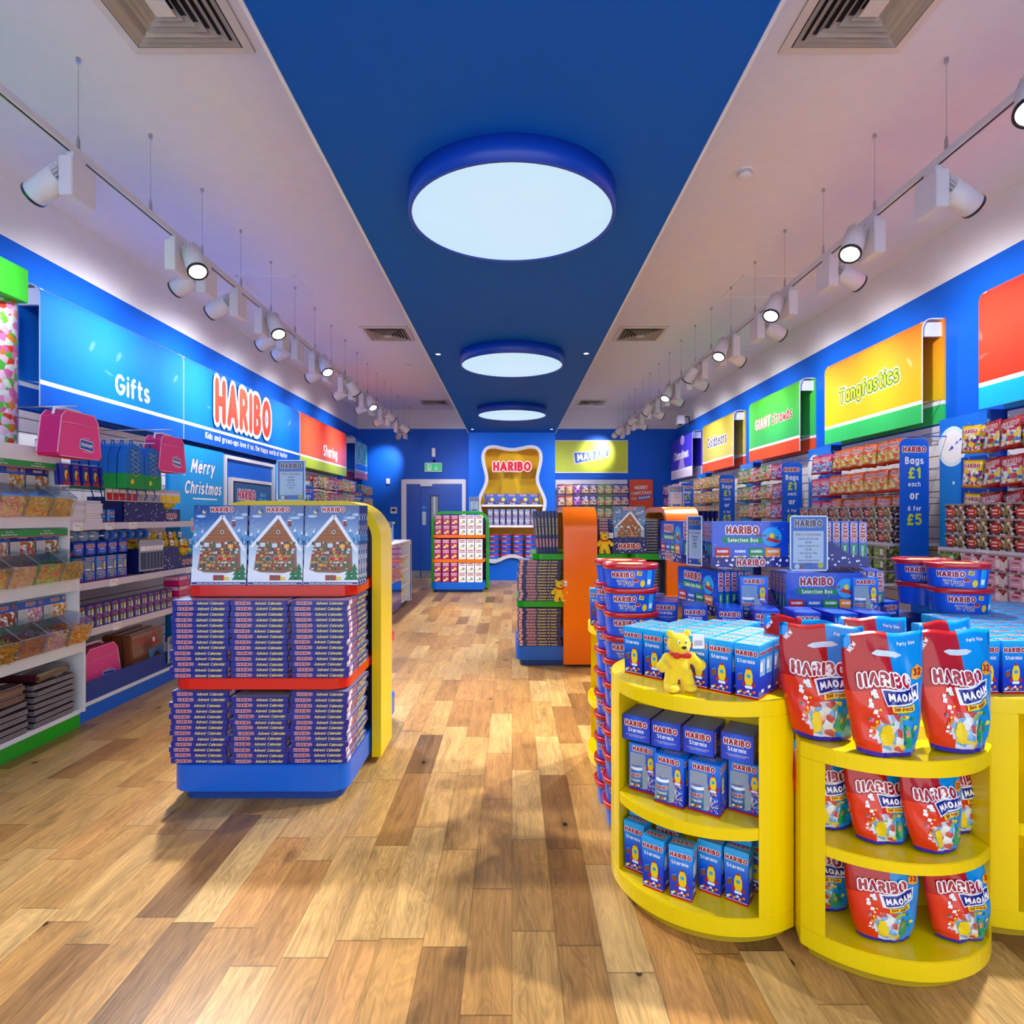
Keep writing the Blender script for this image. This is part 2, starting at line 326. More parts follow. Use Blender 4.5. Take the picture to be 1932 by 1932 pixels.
# ---------------------------------------------------------------- floor
def floor_mat():
    m = bpy.data.materials.new('oak plank floor'); m.use_nodes = True; nt = m.node_tree; N = nt.nodes; L = nt.links; b = N['Principled BSDF']
    def mth(op, a, bb=None, c=None):
        n = N.new('ShaderNodeMath'); n.operation = op
        for i, q in enumerate((a, bb, c)):
            if q is None: continue
            if isinstance(q, (int, float)): n.inputs[i].default_value = q
            else: L.new(q, n.inputs[i])
        return n.outputs[0]
    tc = N.new('ShaderNodeTexCoord'); sp = N.new('ShaderNodeSeparateXYZ'); L.new(tc.outputs['Object'], sp.inputs[0])
    x = mth('DIVIDE', sp.outputs[0], .146); ix = mth('FLOOR', x); fx = mth('FRACT', x)
    wn = N.new('ShaderNodeTexWhiteNoise'); wn.noise_dimensions = '1D'; L.new(ix, wn.inputs['W'])
    y = mth('ADD', mth('DIVIDE', sp.outputs[1], 1.3), mth('MULTIPLY', wn.outputs['Value'], 13.7)); iy = mth('FLOOR', y); fy = mth('FRACT', y)
    cb = N.new('ShaderNodeCombineXYZ'); L.new(ix, cb.inputs[0]); L.new(iy, cb.inputs[1])
    # planks of mixed length: some cells are split in two
    w0 = N.new('ShaderNodeTexWhiteNoise'); L.new(cb.outputs[0], w0.inputs['Vector'])
    cut = mth('ADD', mth('MULTIPLY', w0.outputs['Value'], .5), .25); split = mth('GREATER_THAN', w0.outputs['Value'], .45); half = mth('MULTIPLY', mth('GREATER_THAN', fy, cut), split); L.new(half, cb.inputs[2])
    w2 = N.new('ShaderNodeTexWhiteNoise'); L.new(cb.outputs[0], w2.inputs['Vector'])
    cr = N.new('ShaderNodeValToRGB'); st = [(0, '#7d5a30'), (.06, '#8e6534'), (.15, '#aa7a3f'), (.4, '#b98b4b'), (.62, '#c19555'), (.88, '#cba465'), (1, '#b67e40')]
    while len(cr.color_ramp.elements) < len(st): cr.color_ramp.elements.new(.5)
    for e, (p, h) in zip(cr.color_ramp.elements, st): e.position = p; e.color = S(h)
    L.new(w2.outputs['Value'], cr.inputs[0])
    # grain: noise stretched along the plank, shifted per plank
    of = N.new('ShaderNodeVectorMath'); of.operation = 'MULTIPLY_ADD'; L.new(w2.outputs['Color'], of.inputs[0]); of.inputs[1].default_value = (9, 9, 9); L.new(tc.outputs['Object'], of.inputs[2])
    mp = N.new('ShaderNodeMapping'); mp.inputs['Scale'].default_value = (30, 2.2, 1); L.new(of.outputs[0], mp.inputs[0])
    n1 = N.new('ShaderNodeTexNoise'); n1.inputs['Scale'].default_value = 1.6; n1.inputs['Detail'].default_value = 7; n1.inputs['Distortion'].default_value = 1.4; L.new(mp.outputs[0], n1.inputs[0])
    mp2 = N.new('ShaderNodeMapping'); mp2.inputs['Scale'].default_value = (7, 1.1, 1); L.new(of.outputs[0], mp2.inputs[0])
    n2 = N.new('ShaderNodeTexNoise'); n2.inputs['Scale'].default_value = 1.2; n2.inputs['Detail'].default_value = 3; n2.inputs['Distortion'].default_value = 1; L.new(mp2.outputs[0], n2.inputs[0])
    ring = mth('SINE', mth('MULTIPLY', n2.outputs['Fac'], 95))
    g = mth('ADD', mth('MULTIPLY', mth('SUBTRACT', n1.outputs['Fac'], .5), 1.0), mth('MULTIPLY', ring, .10))
    g = mth('ADD', g, mth('MULTIPLY', mth('SUBTRACT', n2.outputs['Fac'], .5), .9))
    g = mth('ADD', g, 1.0)
    # knots
    mp3 = N.new('ShaderNodeMapping'); mp3.inputs['Scale'].default_value = (2.1, 1.25, 1); L.new(of.outputs[0], mp3.inputs[0])
    vo = N.new('ShaderNodeTexVoronoi'); vo.inputs['Scale'].default_value = 2.3; L.new(mp3.outputs[0], vo.inputs[0])
    ns = N.new('ShaderNodeTexNoise'); ns.inputs['Scale'].default_value = 26; L.new(tc.outputs['Object'], ns.inputs[0])
    kd = mth('ADD', vo.outputs['Distance'], mth('MULTIPLY', ns.outputs['Fac'], .07))
    kn = N.new('ShaderNodeMapRange'); kn.interpolation_type = 'SMOOTHSTEP'; L.new(kd, kn.inputs[0]); kn.inputs[1].default_value = .072; kn.inputs[2].default_value = .10; kn.inputs[3].default_value = .10
    kh = N.new('ShaderNodeMapRange'); kh.interpolation_type = 'SMOOTHSTEP'; L.new(kd, kh.inputs[0]); kh.inputs[1].default_value = .09; kh.inputs[2].default_value = .27; kh.inputs[3].default_value = .68
    # seams
    ex = mth('MINIMUM', fx, mth('SUBTRACT', 1, fx)); ey = mth('MINIMUM', mth('MINIMUM', fy, mth('SUBTRACT', 1, fy)), mth('ADD', mth('ABSOLUTE', mth('SUBTRACT', fy, cut)), mth('SUBTRACT', 1, split)))
    sx = mth('GREATER_THAN', ex, .008); sy = mth('GREATER_THAN', ey, .0022); seam = mth('MULTIPLY_ADD', mth('MULTIPLY', sx, sy), .45, .55)
    tot = mth('MULTIPLY', mth('MULTIPLY', g, kn.outputs[0]), mth('MULTIPLY', kh.outputs[0], seam))
    vm = N.new('ShaderNodeVectorMath'); vm.operation = 'SCALE'; L.new(cr.outputs[0], vm.inputs[0]); L.new(tot, vm.inputs['Scale'])
    L.new(vm.outputs[0], b.inputs['Base Color'])
    ro = N.new('ShaderNodeMapRange'); L.new(n1.outputs['Fac'], ro.inputs[0]); ro.inputs[3].default_value = .26; ro.inputs[4].default_value = .42; L.new(ro.outputs[0], b.inputs['Roughness'])
    bp = N.new('ShaderNodeBump'); bp.inputs['Strength'].default_value = .12; bp.inputs['Distance'].default_value = .004; L.new(tot, bp.inputs['Height']); L.new(bp.outputs[0], b.inputs['Normal'])
    return m
def st(name, mb, **k): return mb.build(name, kind='structure', **k)
YB = 13.725; Y0 = -1.2; ZC = 3.79; ZB = 3.36; ZS = 3.194
st('floor', MB().box(-4, 4.2, Y0, YB+.3, -.1, 0, floor_mat()))
st('ceiling', MB().box(-4, 4.2, Y0, YB+.3, ZC, ZC+.1, ceilw))
# side walls: blue below, white frieze above
def side_wall(name, f, sgn):
    mb = MB(); t = .2*sgn
    for z0, z1, m in ((0, ZB, blue), (ZB, ZC, ceilw)):
        P = [(f(Y0), Y0), (f(Y0)+t, Y0), (f(YB+.2)+t, YB+.2), (f(YB+.2), YB+.2)]
        mb.prism(P if sgn < 0 else P[::-1], z0, z1, m)
    st(name, mb)
side_wall('wall_left', WL, -1); side_wall('wall_right', WR, 1)
st('wall_back', MB().box(-3.6, 3.9, YB, YB+.2, 0, ZB, blue).box(-3.6, 3.9, YB, YB+.2, ZB, ZC, ceilw))
# dropped blue ceiling over the aisle, with white edge trims
st('ceiling_bulkhead', MB().box(-.935, .935, Y0, YB, ZS, ZC, soffit_blue))
st('trim_1', MB().box(-.95, -.935, Y0, YB, ZS-.006, ZS+.05, ceilw)); st('trim_2', MB().box(.935, .95, Y0, YB, ZS-.006, ZS+.05, ceilw))

# ceiling lamps over the aisle
def round_light(y, where):
    t = thing('round_ceiling_light', 'large round glowing ceiling light in a deep blue drum, '+where, 'ceiling light', (.0+.004*y*0-.0, y, ZS-.13), group='round lights over the aisle')
    n = 64; mb = MB(); ro, ri = .575, .557
    mb.lathe([(ri, .012), (ri, 0), (ro, 0), (ro, .13), (ri, .13), (ri, .012)], M('drum blue', '#0a45b8', .4), n, cap=False); mb.build('drum', t)
    g = M('light diffuser', '#cbe8fb', emit=LAMP_W)
    mb = MB(); mb.lathe([(.001, .008), (ri, .008), (ri, .02), (.001, .02)], g, n, cap=False); mb.build('diffuser', t)
    return t
for y, s_ in ((3.42, 'nearest the camera'), (6.77, 'second from the camera'), (10.13, 'farthest away by the back wall')): round_light(y, s_)
# recessed downlights
for x, y, s_ in ((-.82, 6.75, 'left of the second round light'), (.82, 6.72, 'right of the second round light'), (-.82, 12.6, 'at the far left end of the blue ceiling'), (.82, 12.6, 'at the far right end of the blue ceiling')):
    t = thing('downlight', 'tiny recessed downlight, '+s_, 'downlight', (x, y, ZS), group='small downlights in the blue ceiling')
    MB().lathe([(.022, -.001), (.022, -.004), (.032, -.004), (.034, -.001)], whl, 20, cap=False).build('trim_ring', t)
    MB().lathe([(.001, -.002), (.022, -.002)], M('downlight lens', '#ffffff', emit=DOWN), 20, cap=False).build('lens', t)

# ceiling vents
def vent(x, y, where, w=.31):
    t = thing('ceiling_vent', 'square louvred air vent in white ceiling, '+where, 'vent', (x, y, ZC), group='square ceiling vents')
    vm = M('vent paint', '#ddd5cc', .5)
    mb = MB(); mb.prism([(-w, -w), (w, -w), (w, w), (-w, w)], -.004, -.001, dark); mb.build('backing', t)
    mb = MB()
    for k in range(4):
        T = Matrix.Rotation(k*PI/2, 4, 'Z')
        mb.add([(-w, -w, -.012), (w, -w, -.012), (w-.045, -w+.045, -.016), (-w+.045, -w+.045, -.016)], [(3, 2, 1, 0)], vm, T=T)
        mb.add([(-w, -w, -.012), (w, -w, -.012), (w, -w, 0), (-w, -w, 0)], [(0, 1, 2, 3)], vm, T=T)
    mb.build('frame', t)
    mb = MB()
    for j in range(6):
        a = w-.05-j*.038; c = a-.030
        for k in range(4):
            T = Matrix.Rotation(k*PI/2, 4, 'Z')
            mb.add([(-a, -a, -.018-.004*j), (a, -a, -.018-.004*j), (c, -c, -.006), (-c, -c, -.006)], [(0, 1, 2, 3), (3, 2, 1, 0)], vm, T=T)
    a = .045; mb.box(-a, a, -a, a, -.04, -.036, vm); mb.build('louvres', t)
for x in (-1.63, 1.68):
    for y, s_ in ((2.82, 'nearest the camera'), (7.98, 'in the middle of the room'), (12.8, 'by the back wall')):
        vent(x, y, ('left' if x < 0 else 'right')+' side, '+s_)
for x, y, s_ in ((1.61, 4.21, 'on the right near the front'), (-1.64, 9.6, 'on the left far back')):
    t = thing('smoke_detector', 'small round white smoke detector, '+s_, 'smoke detector', (x, y, ZC))
    MB().cyl(.055, -.012, 0, whl).build('base', t); MB().lathe([(.03, -.05), (.045, -.045), (.045, -.026), (.03, -.022), (.03, -.012)], whl, 20).build('sensor', t)
    MB().cyl(.031, -.044, -.03, dark).build('slot', t)
for x0, x1, s_ in ((-2.75, -2.15, 'left side'), (2.3, 2.9, 'right side')):
    mb = MB(); y0, y1 = 6.05, 6.65
    for a, b, c, d in ((x0, x1, y0, y0+.012), (x0, x1, y1-.012, y1), (x0, x0+.012, y0, y1), (x1-.012, x1, y0, y1)): mb.box(a, b, c, d, ZC-.006, ZC, whl)
    mb.build('ceiling_access_hatch', label='thin white frame of a square access hatch in the ceiling, '+s_, cat='access hatch', group='ceiling hatches')

# ---------------------------------------------------------------- spotlight tracks
spw = M('spotlight white', '#dcdadf', .35); spk = M('spotlight rim black', '#101010', .3); lens = M('spot lens', '#ffffff', emit=14)
hdg = MB()   # heat sink fins
def head_parts():
    g = MB().box(-.035, .035, -.08, .10, -.20, 0, spw).mesh('gear_box', .004)
    ad = MB().box(-.018, .018, -.045, .045, -.0, .03, spw).cyl(.022, -.06, 0, spw, 16).mesh('adapter')
    r = .064
    b = MB().lathe([(r*.9, 0), (r, .004), (r, .185), (r*.92, .19)], spw, 28).mesh('barrel')
    f = MB()
    for k in range(20):
        f.box(.02, r*.96, -.0016, .0016, -.045, 0, spw, T=Matrix.Rotation(2*PI*k/20, 4, 'Z'))
    f.cyl(.022, -.04, 0, spw, 16); f = f.mesh('cooling_fins')
    ri = MB().lathe([(r*.84, .19), (r*.84, .2), (r*1.02, .2), (r*1.02, .186)], spk, 28, cap=False).mesh('rim')
    le = MB().lathe([(.0005, .194), (r*.84, .194)], lens, 28, cap=False).mesh('lens')
    return g, ad, b, f, ri, le
HP = head_parts()
def spot(x, y, z, aim, where, power, angle=50):
    t = thing('track_spotlight', 'white cylindrical track spotlight with gear box, '+where, 'spotlight', (x, y, z), group='spotlights on the ceiling tracks')
    obj('adapter', HP[1], t, (0, 0, -.03)); obj('gear_box', HP[0], t, (0, -.0, -.04), rz=0)
    d = (Vector(aim)-Vector((x, y, z-.15))).normalized()
    side = .115*(1 if d.x > 0 else -1)
    p = Vector((side, 0, -.13))-d*.05
    q = d.to_track_quat('Z', 'Y')
    b = obj('barrel', HP[2], t, p); b.rotation_euler = q.to_euler()
    obj('cooling_fins', HP[3], b); obj('rim', HP[4], b); obj('lens', HP[5], b)
    ld = bpy.data.lights.new('spot_beam', 'SPOT'); ld.energy = power; ld.spot_size = R(angle); ld.spot_blend = 1; ld.shadow_soft_size = .045; ld.color = (.97, .97, 1)
    lo = bpy.data.objects.new('spot_beam', ld); COL.objects.link(lo); lo.parent = t; lo.location = p+d*.21; lo.rotation_euler = (-d).to_track_quat('Z', 'Y').to_euler()
ZT = 3.27
def track(sgn, ys, ins):
    side = 'left' if sgn < 0 else 'right'
    tx = (lambda y: -2.265) if sgn < 0 else (lambda y: 2.25+.006*y)
    t = thing('lighting_track', 'long white suspended lighting track on the %s side' % side, 'lighting track', (0, 0, 0))
    mb = MB(); a, b = tx(-.5), tx(13.5)
    for u0, u1, z0, z1, m in ((-.018, .018, ZT, ZT+.032, spw), (-.018, -.008, ZT-.004, ZT, spw), (.008, .018, ZT-.004, ZT, spw), (-.008, .008, ZT-.001, ZT+.001, blk)):
        mb.prism([(a+u0, -.5), (a+u1, -.5), (b+u1, 13.5), (b+u0, 13.5)], z0, z1, m)
    mb.build('rail', t)
    y = 2.54; 
    while y < 13.4:
        x = tx(y); mb = MB().cyl(.0016, ZT+.03, ZC, steel, 6, T=Matrix.Translation((x, y, 0))).cyl(.011, ZC-.025, ZC, steel, 12, T=Matrix.Translation((x, y, 0)))
        mb.lathe([(.011, ZT+.03), (.009, ZT+.09), (.003, ZT+.115)], steel, 10, T=Matrix.Translation((x, y, 0))); mb.build('suspension_wire', t); y += .635
    for i, (y, inn) in enumerate(zip(ys, ins)):
        x = tx(y)
        nm = ORD[i+1] if i < 18 else 'last'
        if i == len(ys)-1: spot(x, y, ZT, (-2.75, 13.7, 2.55) if sgn < 0 else (2.05, 13.7, 2.8), 'last on the %s track, aimed at back wall' % side, 70, 62)
        elif inn: spot(x, y, ZT, ((x-sgn*1.15, y-1.1, .9) if i % 4 != (0 if sgn > 0 else 2) or y < 5.4 else (x-sgn*1.2, y+1.7, .9)) if y < 10 else (x*.25, 13.1, 1.7), '%s on the %s track counted from the camera' % (nm, side), SPOT_IN if y < 10 else 95, 75 if y < 10 else 90)
        else: spot(x, y, ZT, (sgn*3.45, y+.3, 2.62), '%s on the %s track counted from the camera' % (nm, side), SPOT_OUT, 104)
track(-1, [2.33, 3.16, 4.1, 4.5, 5.02, 5.5, 6.0, 6.4, 6.95, 7.45, 8.1, 8.6, 9.2, 9.8, 10.5, 11.1, 11.9, 12.9], [0, 0, 1, 0, 0, 1, 0, 0, 1, 0, 1, 0, 1, 0, 1, 0, 1, 0])
track(1, [2.5, 3.28, 3.83, 4.38, 5.0, 5.65, 6.27, 6.66, 7.3, 7.95, 8.5, 9.1, 9.7, 10.3, 10.9, 11.6, 12.2, 12.8], [1, 0, 1, 0, 1, 0, 1, 0, 1, 0, 1, 0, 1, 0, 1, 0, 1, 0])

# ---------------------------------------------------------------- wall sign panels
def sign_panel(label, sgn, y0, y1, stops, low, decos, off=.2, z0=2.18, z1=3.06, zs=2.355, back=None, group=None):
    """bent board: returns from the wall at the top, curves down and hangs clear of it"""
    wx = WL if sgn < 0 else WR; yc = (y0+y1)/2
    t = thing('sign_panel', label, 'sign', (wx(yc), yc, 0), WROT, group=group)
    L = (y1-y0)/2; s = -sgn     # s: into the room
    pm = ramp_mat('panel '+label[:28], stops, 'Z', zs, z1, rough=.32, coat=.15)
    pr = [(0, z1), (off-.09, z1)]+[(off-.09+.09*math.sin(R(a)), z1-.09+.09*math.cos(R(a))) for a in (18, 36, 54, 72, 90)]+[(off, zs+.016), (off, zs-.016), (off, z0)]
    th = .01; pin = [(max(0, x-th) if i > 1 else x, z-th if i < 2 else z-(th*.4 if z > z1-.08 else 0)) for i, (x, z) in enumerate(pr)]
    mb = MB(); n = len(pr)
    for i in range(n-1):
        m = pm if i < n-3 else (wht if i == n-3 else low)
        V = [(s*pr[i][0], -L, pr[i][1]), (s*pr[i+1][0], -L, pr[i+1][1]), (s*pr[i+1][0], L, pr[i+1][1]), (s*pr[i][0], L, pr[i][1])]
        mb.add(V, [(0, 1, 2, 3)], m, i < n-3)
        V2 = [(s*pin[i][0], -L, pin[i][1]), (s*pin[i+1][0], -L, pin[i+1][1]), (s*pin[i+1][0], L, pin[i+1][1]), (s*pin[i][0], L, pin[i][1])]
        mb.add(V2, [(3, 2, 1, 0)], whl)
        for e in (0, 3): mb.add([V[e], V[e-1 if e else 1] if e == 0 else V[2], V2[1] if e == 0 else V2[2], V2[e]], [(0, 1, 2, 3)], whl)
    o = (s*off, 0, 0); u = (0, 1, 0) if sgn < 0 else (0, -1, 0)
    F = plane(o, u, (0, 0, 1), (s, 0, 0))
    decos(mb, F, L); mb.build('board', t)
    mb = MB(); mb.box(0, s*.02, -L, L, zs+.016, z1, pm).box(0, s*.021, -L, L, zs-.016, zs+.016, wht).box(0, s*.02, -L, L, z0, zs-.016, low); mb.build('backing_board', t)
    for e in (-L+.02, L-.05): MB().box(s*.02, s*(off-.02), e, e+.03, z1-.15, z1-.03, whl).build('bracket', t); MB().tube([(s*.02, e, zs+.02), (s*(off-.01), e, zs-.005)], .004, steel).build('stay_rod', t)
    return t
def deco_gifts(mb, F, L): mb.text('Gifts', .12, 2.52, F, wht, h=.15, bold=.03)
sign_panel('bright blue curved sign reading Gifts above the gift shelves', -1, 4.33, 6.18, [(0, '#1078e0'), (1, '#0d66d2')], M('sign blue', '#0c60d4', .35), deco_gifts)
def deco_har(mb, F, L):
    mb.logo('HARIBO', -.28, 2.70, 1.55, F, M('logo coral red', '#ef4a36', .4), wht, off=.02, h=.52)
    mb.text('Kids and grown-ups love it so, the happy world of Haribo!', -.05, 2.28, F, wht, w=2.35, bold=.02)
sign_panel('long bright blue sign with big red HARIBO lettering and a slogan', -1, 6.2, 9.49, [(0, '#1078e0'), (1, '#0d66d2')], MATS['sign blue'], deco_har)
def deco_sh(mb, F, L): mb.text('Sharing', .25, 2.55, F, wht, h=.17, bold=.03)
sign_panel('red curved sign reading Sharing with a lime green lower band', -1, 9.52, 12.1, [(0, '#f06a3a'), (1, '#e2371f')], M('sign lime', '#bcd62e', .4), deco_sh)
def deco_ic(mb, F, L):
    for a in (-.24, .24):
        mb.rect(a-.2, a+.2, 2.5, 2.95, F, wht); mb.rect(a-.18, a+.18, 2.52, 2.93, F, M('icon green', '#1fb96a', .4), .0012); mb.disc(a, 2.73, .14, F, wht, .002, 20, .18); mb.disc(a, 2.73, .12, F, MATS['icon green'], .003, 20, .16)
    mb.text('We are your pick of the', 0, 2.31, F, wht, w=.8); mb.text('the happy world of sweets', 0, 2.24, F, wht, w=.85)
sign_panel('small blue sign with two green emblems in the far left corner', -1, 12.62, 13.62, [(0, '#1a8cf0'), (1, '#1173dd')], M('sign red', '#d93a33', .4), deco_ic, off=.24)
def deco_none(mb, F, L): pass
sign_panel('big plain red curved sign at the right edge of the photo', 1, 2.87, 4.47, [(0, '#ea3a20'), (.6, '#ef4128'), (1, '#e2331f')], M('sign cyan', '#14b4f2', .35), deco_none)
def deco_t(mb, F, L):
    mb.text('Tangfastics', 0, 2.66, F, M('tang halo', '#fff3c0', .4), w=1.0, bold=.03, rot=.03, mo=M('tang halo'), ob=.17)
    mb.text('Tangfastics', 0, 2.66, F, M('tang letters', '#f6b93a', .4), w=1.0, bold=.03, rot=.03, mo=M('tang green', '#2a7a18', .4), ob=.085, off=.0025)
sign_panel('orange and yellow curved sign reading Tangfastics with a green band', 1, 5.10, 6.71, [(0, '#e8c21c'), (.45, '#eead20'), (1, '#ee7c1c')], M('sign green', '#34c768', .4), deco_t)
def deco_g(mb, F, L):
    mb.text('GIANT', -.3, 2.68, F, wht, w=.52, bold=.05, mo=M('sign orange', '#f2552a', .4), ob=.07); mb.text('Strawbs', .3, 2.68, F, red, w=.6, bold=.02, mo=wht, shear=.15)
sign_panel('green curved sign reading GIANT Strawbs with an orange band', 1, 7.31, 8.90, [(0, '#3cc06a'), (1, '#4fc92f')], M('sign orange', '#f2552a', .4), deco_g)
def deco_gb(mb, F, L): mb.text('Goldbears', 0, 2.68, F, M('indigo letters', '#3a3576', .4), w=1.0, bold=.03, mo=wht, ob=.08)
sign_panel('pale yellow curved sign reading Goldbears with an orange band', 1, 9.55, 11.15, [(0, '#d8c868'), (1, '#c4b030')], M('sign orange'), deco_gb)
def deco_c(mb, F, L):
    mb.text('Chamallows', 0, 2.66, F, wht, w=1.1, bold=.03, mo=M('lilac', '#b39af0', .4)); mb.disc(.1, 2.95, .16, F, M('lilac'), .0005, 20, .1); mb.poly([(-.2, 2.38), (.3, 2.38), (.15, 2.62), (-.05, 2.62)], F, M('lilac'))
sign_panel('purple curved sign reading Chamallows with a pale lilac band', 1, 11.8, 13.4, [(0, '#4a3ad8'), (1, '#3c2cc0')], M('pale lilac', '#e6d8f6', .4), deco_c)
# back wall sign
mb = MB(); X0, X1 = .972, 2.61; ys = YB-.03
mb.box(X0, X1, ys, YB, 2.36, 3.10, wht); F = plane(((X0+X1)/2, ys, 2.73), (1, 0, 0), (0, 0, 1), (0, -1, 0))
mb.rect(-.81, .81, -.345, .35, F, lime, .001)
mb.poly([(-.43, -.10+.0), (-.40, .09), (.05, .12), (.50, .20), (.46, -.03), (.0, -.15), (-.39, -.20)][0:0] or [(-.42, .10), (0, .125), (.42, .22), (.39, 0), (0, -.09), (-.38, -.18)], F, wht, .002)
mb.poly([(-.40, .085), (0, .105), (.40, .2), (.375, .015), (0, -.07), (-.36, -.155)], F, mid, .003)
mb.logo('MAOAM', 0, .02, .66, F, wht, None, .004, rot=.14)
mb.build('sign_panel', label='lime yellow sign with blue MAOAM banner on the back wall', cat='sign')

# ---------------------------------------------------------------- back wall: column with curvy niche, door, signs
SC = 13.11/1147
half = [(0, 846.5), (18, 843.5), (32, 840), (46, 841.5), (54, 848), (58, 860), (56.5, 875), (52, 892), (50, 904), (53, 916), (59, 928), (64, 940), (65.5, 950), (63, 964), (57, 982), (53.5, 1000), (55, 1015), (58, 1030), (57, 1046), (49, 1058), (36, 1063.5), (24, 1060), (12, 1054), (0, 1051.5)]
def smooth(P, it=2):
    for _ in range(it):
        Q = []
        for i in range(len(P)):
            a, b = P[i], P[(i+1) % len(P)]; Q += [(a[0]*.75+b[0]*.25, a[1]*.75+b[1]*.25), (a[0]*.25+b[0]*.75, a[1]*.25+b[1]*.75)]
        P = Q
    return P
outl = [(x*SC, 1.4-(y-973)*SC) for x, y in half]+[(-x*SC, 1.4-(y-973)*SC) for x, y in half[-2:0:-1]]
outl = smooth(outl, 1)
def inset(P, d):
    out = []; n = len(P)
    for i in range(n):
        a, b = Vector(P[i-1]), Vector(P[(i+1) % n]); t = (b-a).normalized(); nn = Vector((t.y, -t.x)); out.append((P[i][0]+nn.x*d, P[i][1]+nn.y*d))
    return out
inn = inset(outl, .07)
if abs(inn[0][0]) > 9 or max(p[1] for p in inn) > max(p[1] for p in outl): inn = inset(outl, -.07)
CW = .932; YC = 13.11
def ringface(outer, inner, y, m, mb):
    bm = bmesh.new(); ed = []
    for lp in (outer, inner):
        vs = [bm.verts.new((p[0], y, p[1])) for p in lp]; ed += [bm.edges.new((vs[i], vs[(i+1) % len(vs)])) for i in range(len(vs))]
    bmesh.ops.triangle_fill(bm, edges=ed, use_beauty=True, use_dissolve=False)
    bm.verts.index_update(); mb.add([tuple(v.co) for v in bm.verts], [tuple(v.index for v in f.verts) for f in bm.faces], m); bm.free()
mb = MB(); rec = [(-CW, 0), (CW, 0), (CW, ZS), (-CW, ZS)]
ringface(rec, inset(outl, 0), YC, blue, mb)
mb.add([(-CW, YC, 0), (-CW, YB, 0), (-CW, YB, ZS), (-CW, YC, ZS)], [(0, 1, 2, 3)], blue); mb.add([(CW, YC, 0), (CW, YB, 0), (CW, YB, ZS), (CW, YC, ZS)], [(3, 2, 1, 0)], blue)
st('wall_back_column', mb)
niche = thing('display_niche', 'curvy bear-shaped display niche with yellow back and HARIBO lettering', 'display', (0, YC, 0))
mb = MB(); frm = M('niche frame grey', '#c9cad6', .3, coat=.3); n = len(outl)
V = [(x, -.06, z) for x, z in outl]+[(x, -.06, z) for x, z in inn]+[(x, .0, z) for x, z in outl]+[(x, .02, z) for x, z in inn]
F_ = []
for i in range(n):
    j = (i+1) % n; F_ += [(i, j, n+j, n+i), (i, 2*n+i, 2*n+j, j), (n+i, n+j, 3*n+j, 3*n+i)]
mb.add(V, F_, frm, False); mb.build('frame', niche)
mb = MB(); V = [(x, .0, z) for x, z in inn]+[(x, .38, z) for x, z in inn]
ny = M('niche yellow', '#f2c400', .4); mb.add(V, [(i, n+i, n+(i+1) % n, (i+1) % n) for i in range(n)], ny, True); mb.add(V[n:], [tuple(range(n))], ny)
mb.build('back_panel', niche)
F = plane((0, -.02, 0), (1, 0, 0), (0, 0, 1), (0, -1, 0))
mb = MB(); V2, F2, wd = logo_geo('HARIBO', .27); k = .82/wd
for V2, F2, y0, m in ((V2, F2, -.03, wht), (logo_geo('HARIBO', .15)[0], logo_geo('HARIBO', .15)[1], -.036, M('logo red', '#e01c3c', .4))):
    for q, f in enumerate(F2):
        y0 -= 4e-5; pts = [(V2[i][0]*k, V2[i][1]*k+2.46) for i in f]; mb.add([(a, y0, b) for a, b in pts]+[(a, .0 if m is wht else y0+.005, b) for a, b in pts], [tuple(range(len(f)))]+[(q, (q+1) % len(f), len(f)+(q+1) % len(f), len(f)+q) for q in range(len(f))], m)
mb.box(-.3, -.28, 0, .38, 2.45, 2.47, wht).box(.28, .3, 0, .38, 2.45, 2.47, wht)
mb.build('letters', niche)
def inner_half(z):
    xs = [abs(a[0]+(b[0]-a[0])*(z-a[1])/(b[1]-a[1])) for a, b in zip(inn, inn[1:]+inn[:1]) if (a[1]-z)*(b[1]-z) <= 0 and a[1] != b[1]]
    return max(xs) if xs else .5
nz = [1.4-(952-973)*SC, 1.4-(991-973)*SC]
for z in nz: hx_ = inner_half(z)-.005; MB().box(-hx_, hx_, -.02, .37, z-.045, z, whl).build('shelf', niche)
# door
dx = lambda p: (p-966)*YB/1147
t = thing('door_1', 'blue double door in a white frame on the back wall', 'door', (0, YB, 0), kind='structure')
x0, x1, i0, i1 = dx(757.5), dx(879.5), dx(767), dx(872); zt, zi = 1.4+(973-905)*YB/1147, 1.4+(973-913.5)*YB/1147
mb = MB(); mb.box(x0, i0, -.04, 0, 0, zt, whl).box(i1, x1, -.04, 0, 0, zt, whl).box(i0, i1, -.04, 0, zi, zt, whl); mb.build('door_frame', t, bevel=.012)
dbl = M('door blue', '#0a4fb8', .4); sm = dx(793.5)
MB().box(i0, sm-.004, -.02, -.001, .01, zi, dbl).build('leaf', t); MB().box(sm+.004, i1, -.02, -.001, .01, zi, dbl).build('leaf', t)
MB().box(i0+.0, sm-.01, -.024, -.02, .01, .16, steel).build('kick_plate', t); MB().box(sm+.02, i1-.02, -.024, -.02, .01, .16, steel).build('kick_plate', t)
MB().box(dx(797), dx(804), -.024, -.02, 1.19, 1.49, steel).build('push_plate', t)
MB().cyl(.045, 0, .004, M('badge blue', '#1b8be0', .4), 20, T=Matrix.Translation((dx(800.5), -.021, 1.585)) @ Matrix.Rotation(PI/2, 4, 'X')).build('round_sign', t)
mb = MB(); mb.box(dx(812), dx(828), -.026, -.02, .95, 1.86, blk).box(dx(814), dx(826.5), -.028, -.026, .98, 1.83, M('door glass', '#8fa0a4', .1)); mb.box(dx(818.5), dx(821), -.029, -.028, .98, 1.83, whl); mb.build('vision_panel', t)
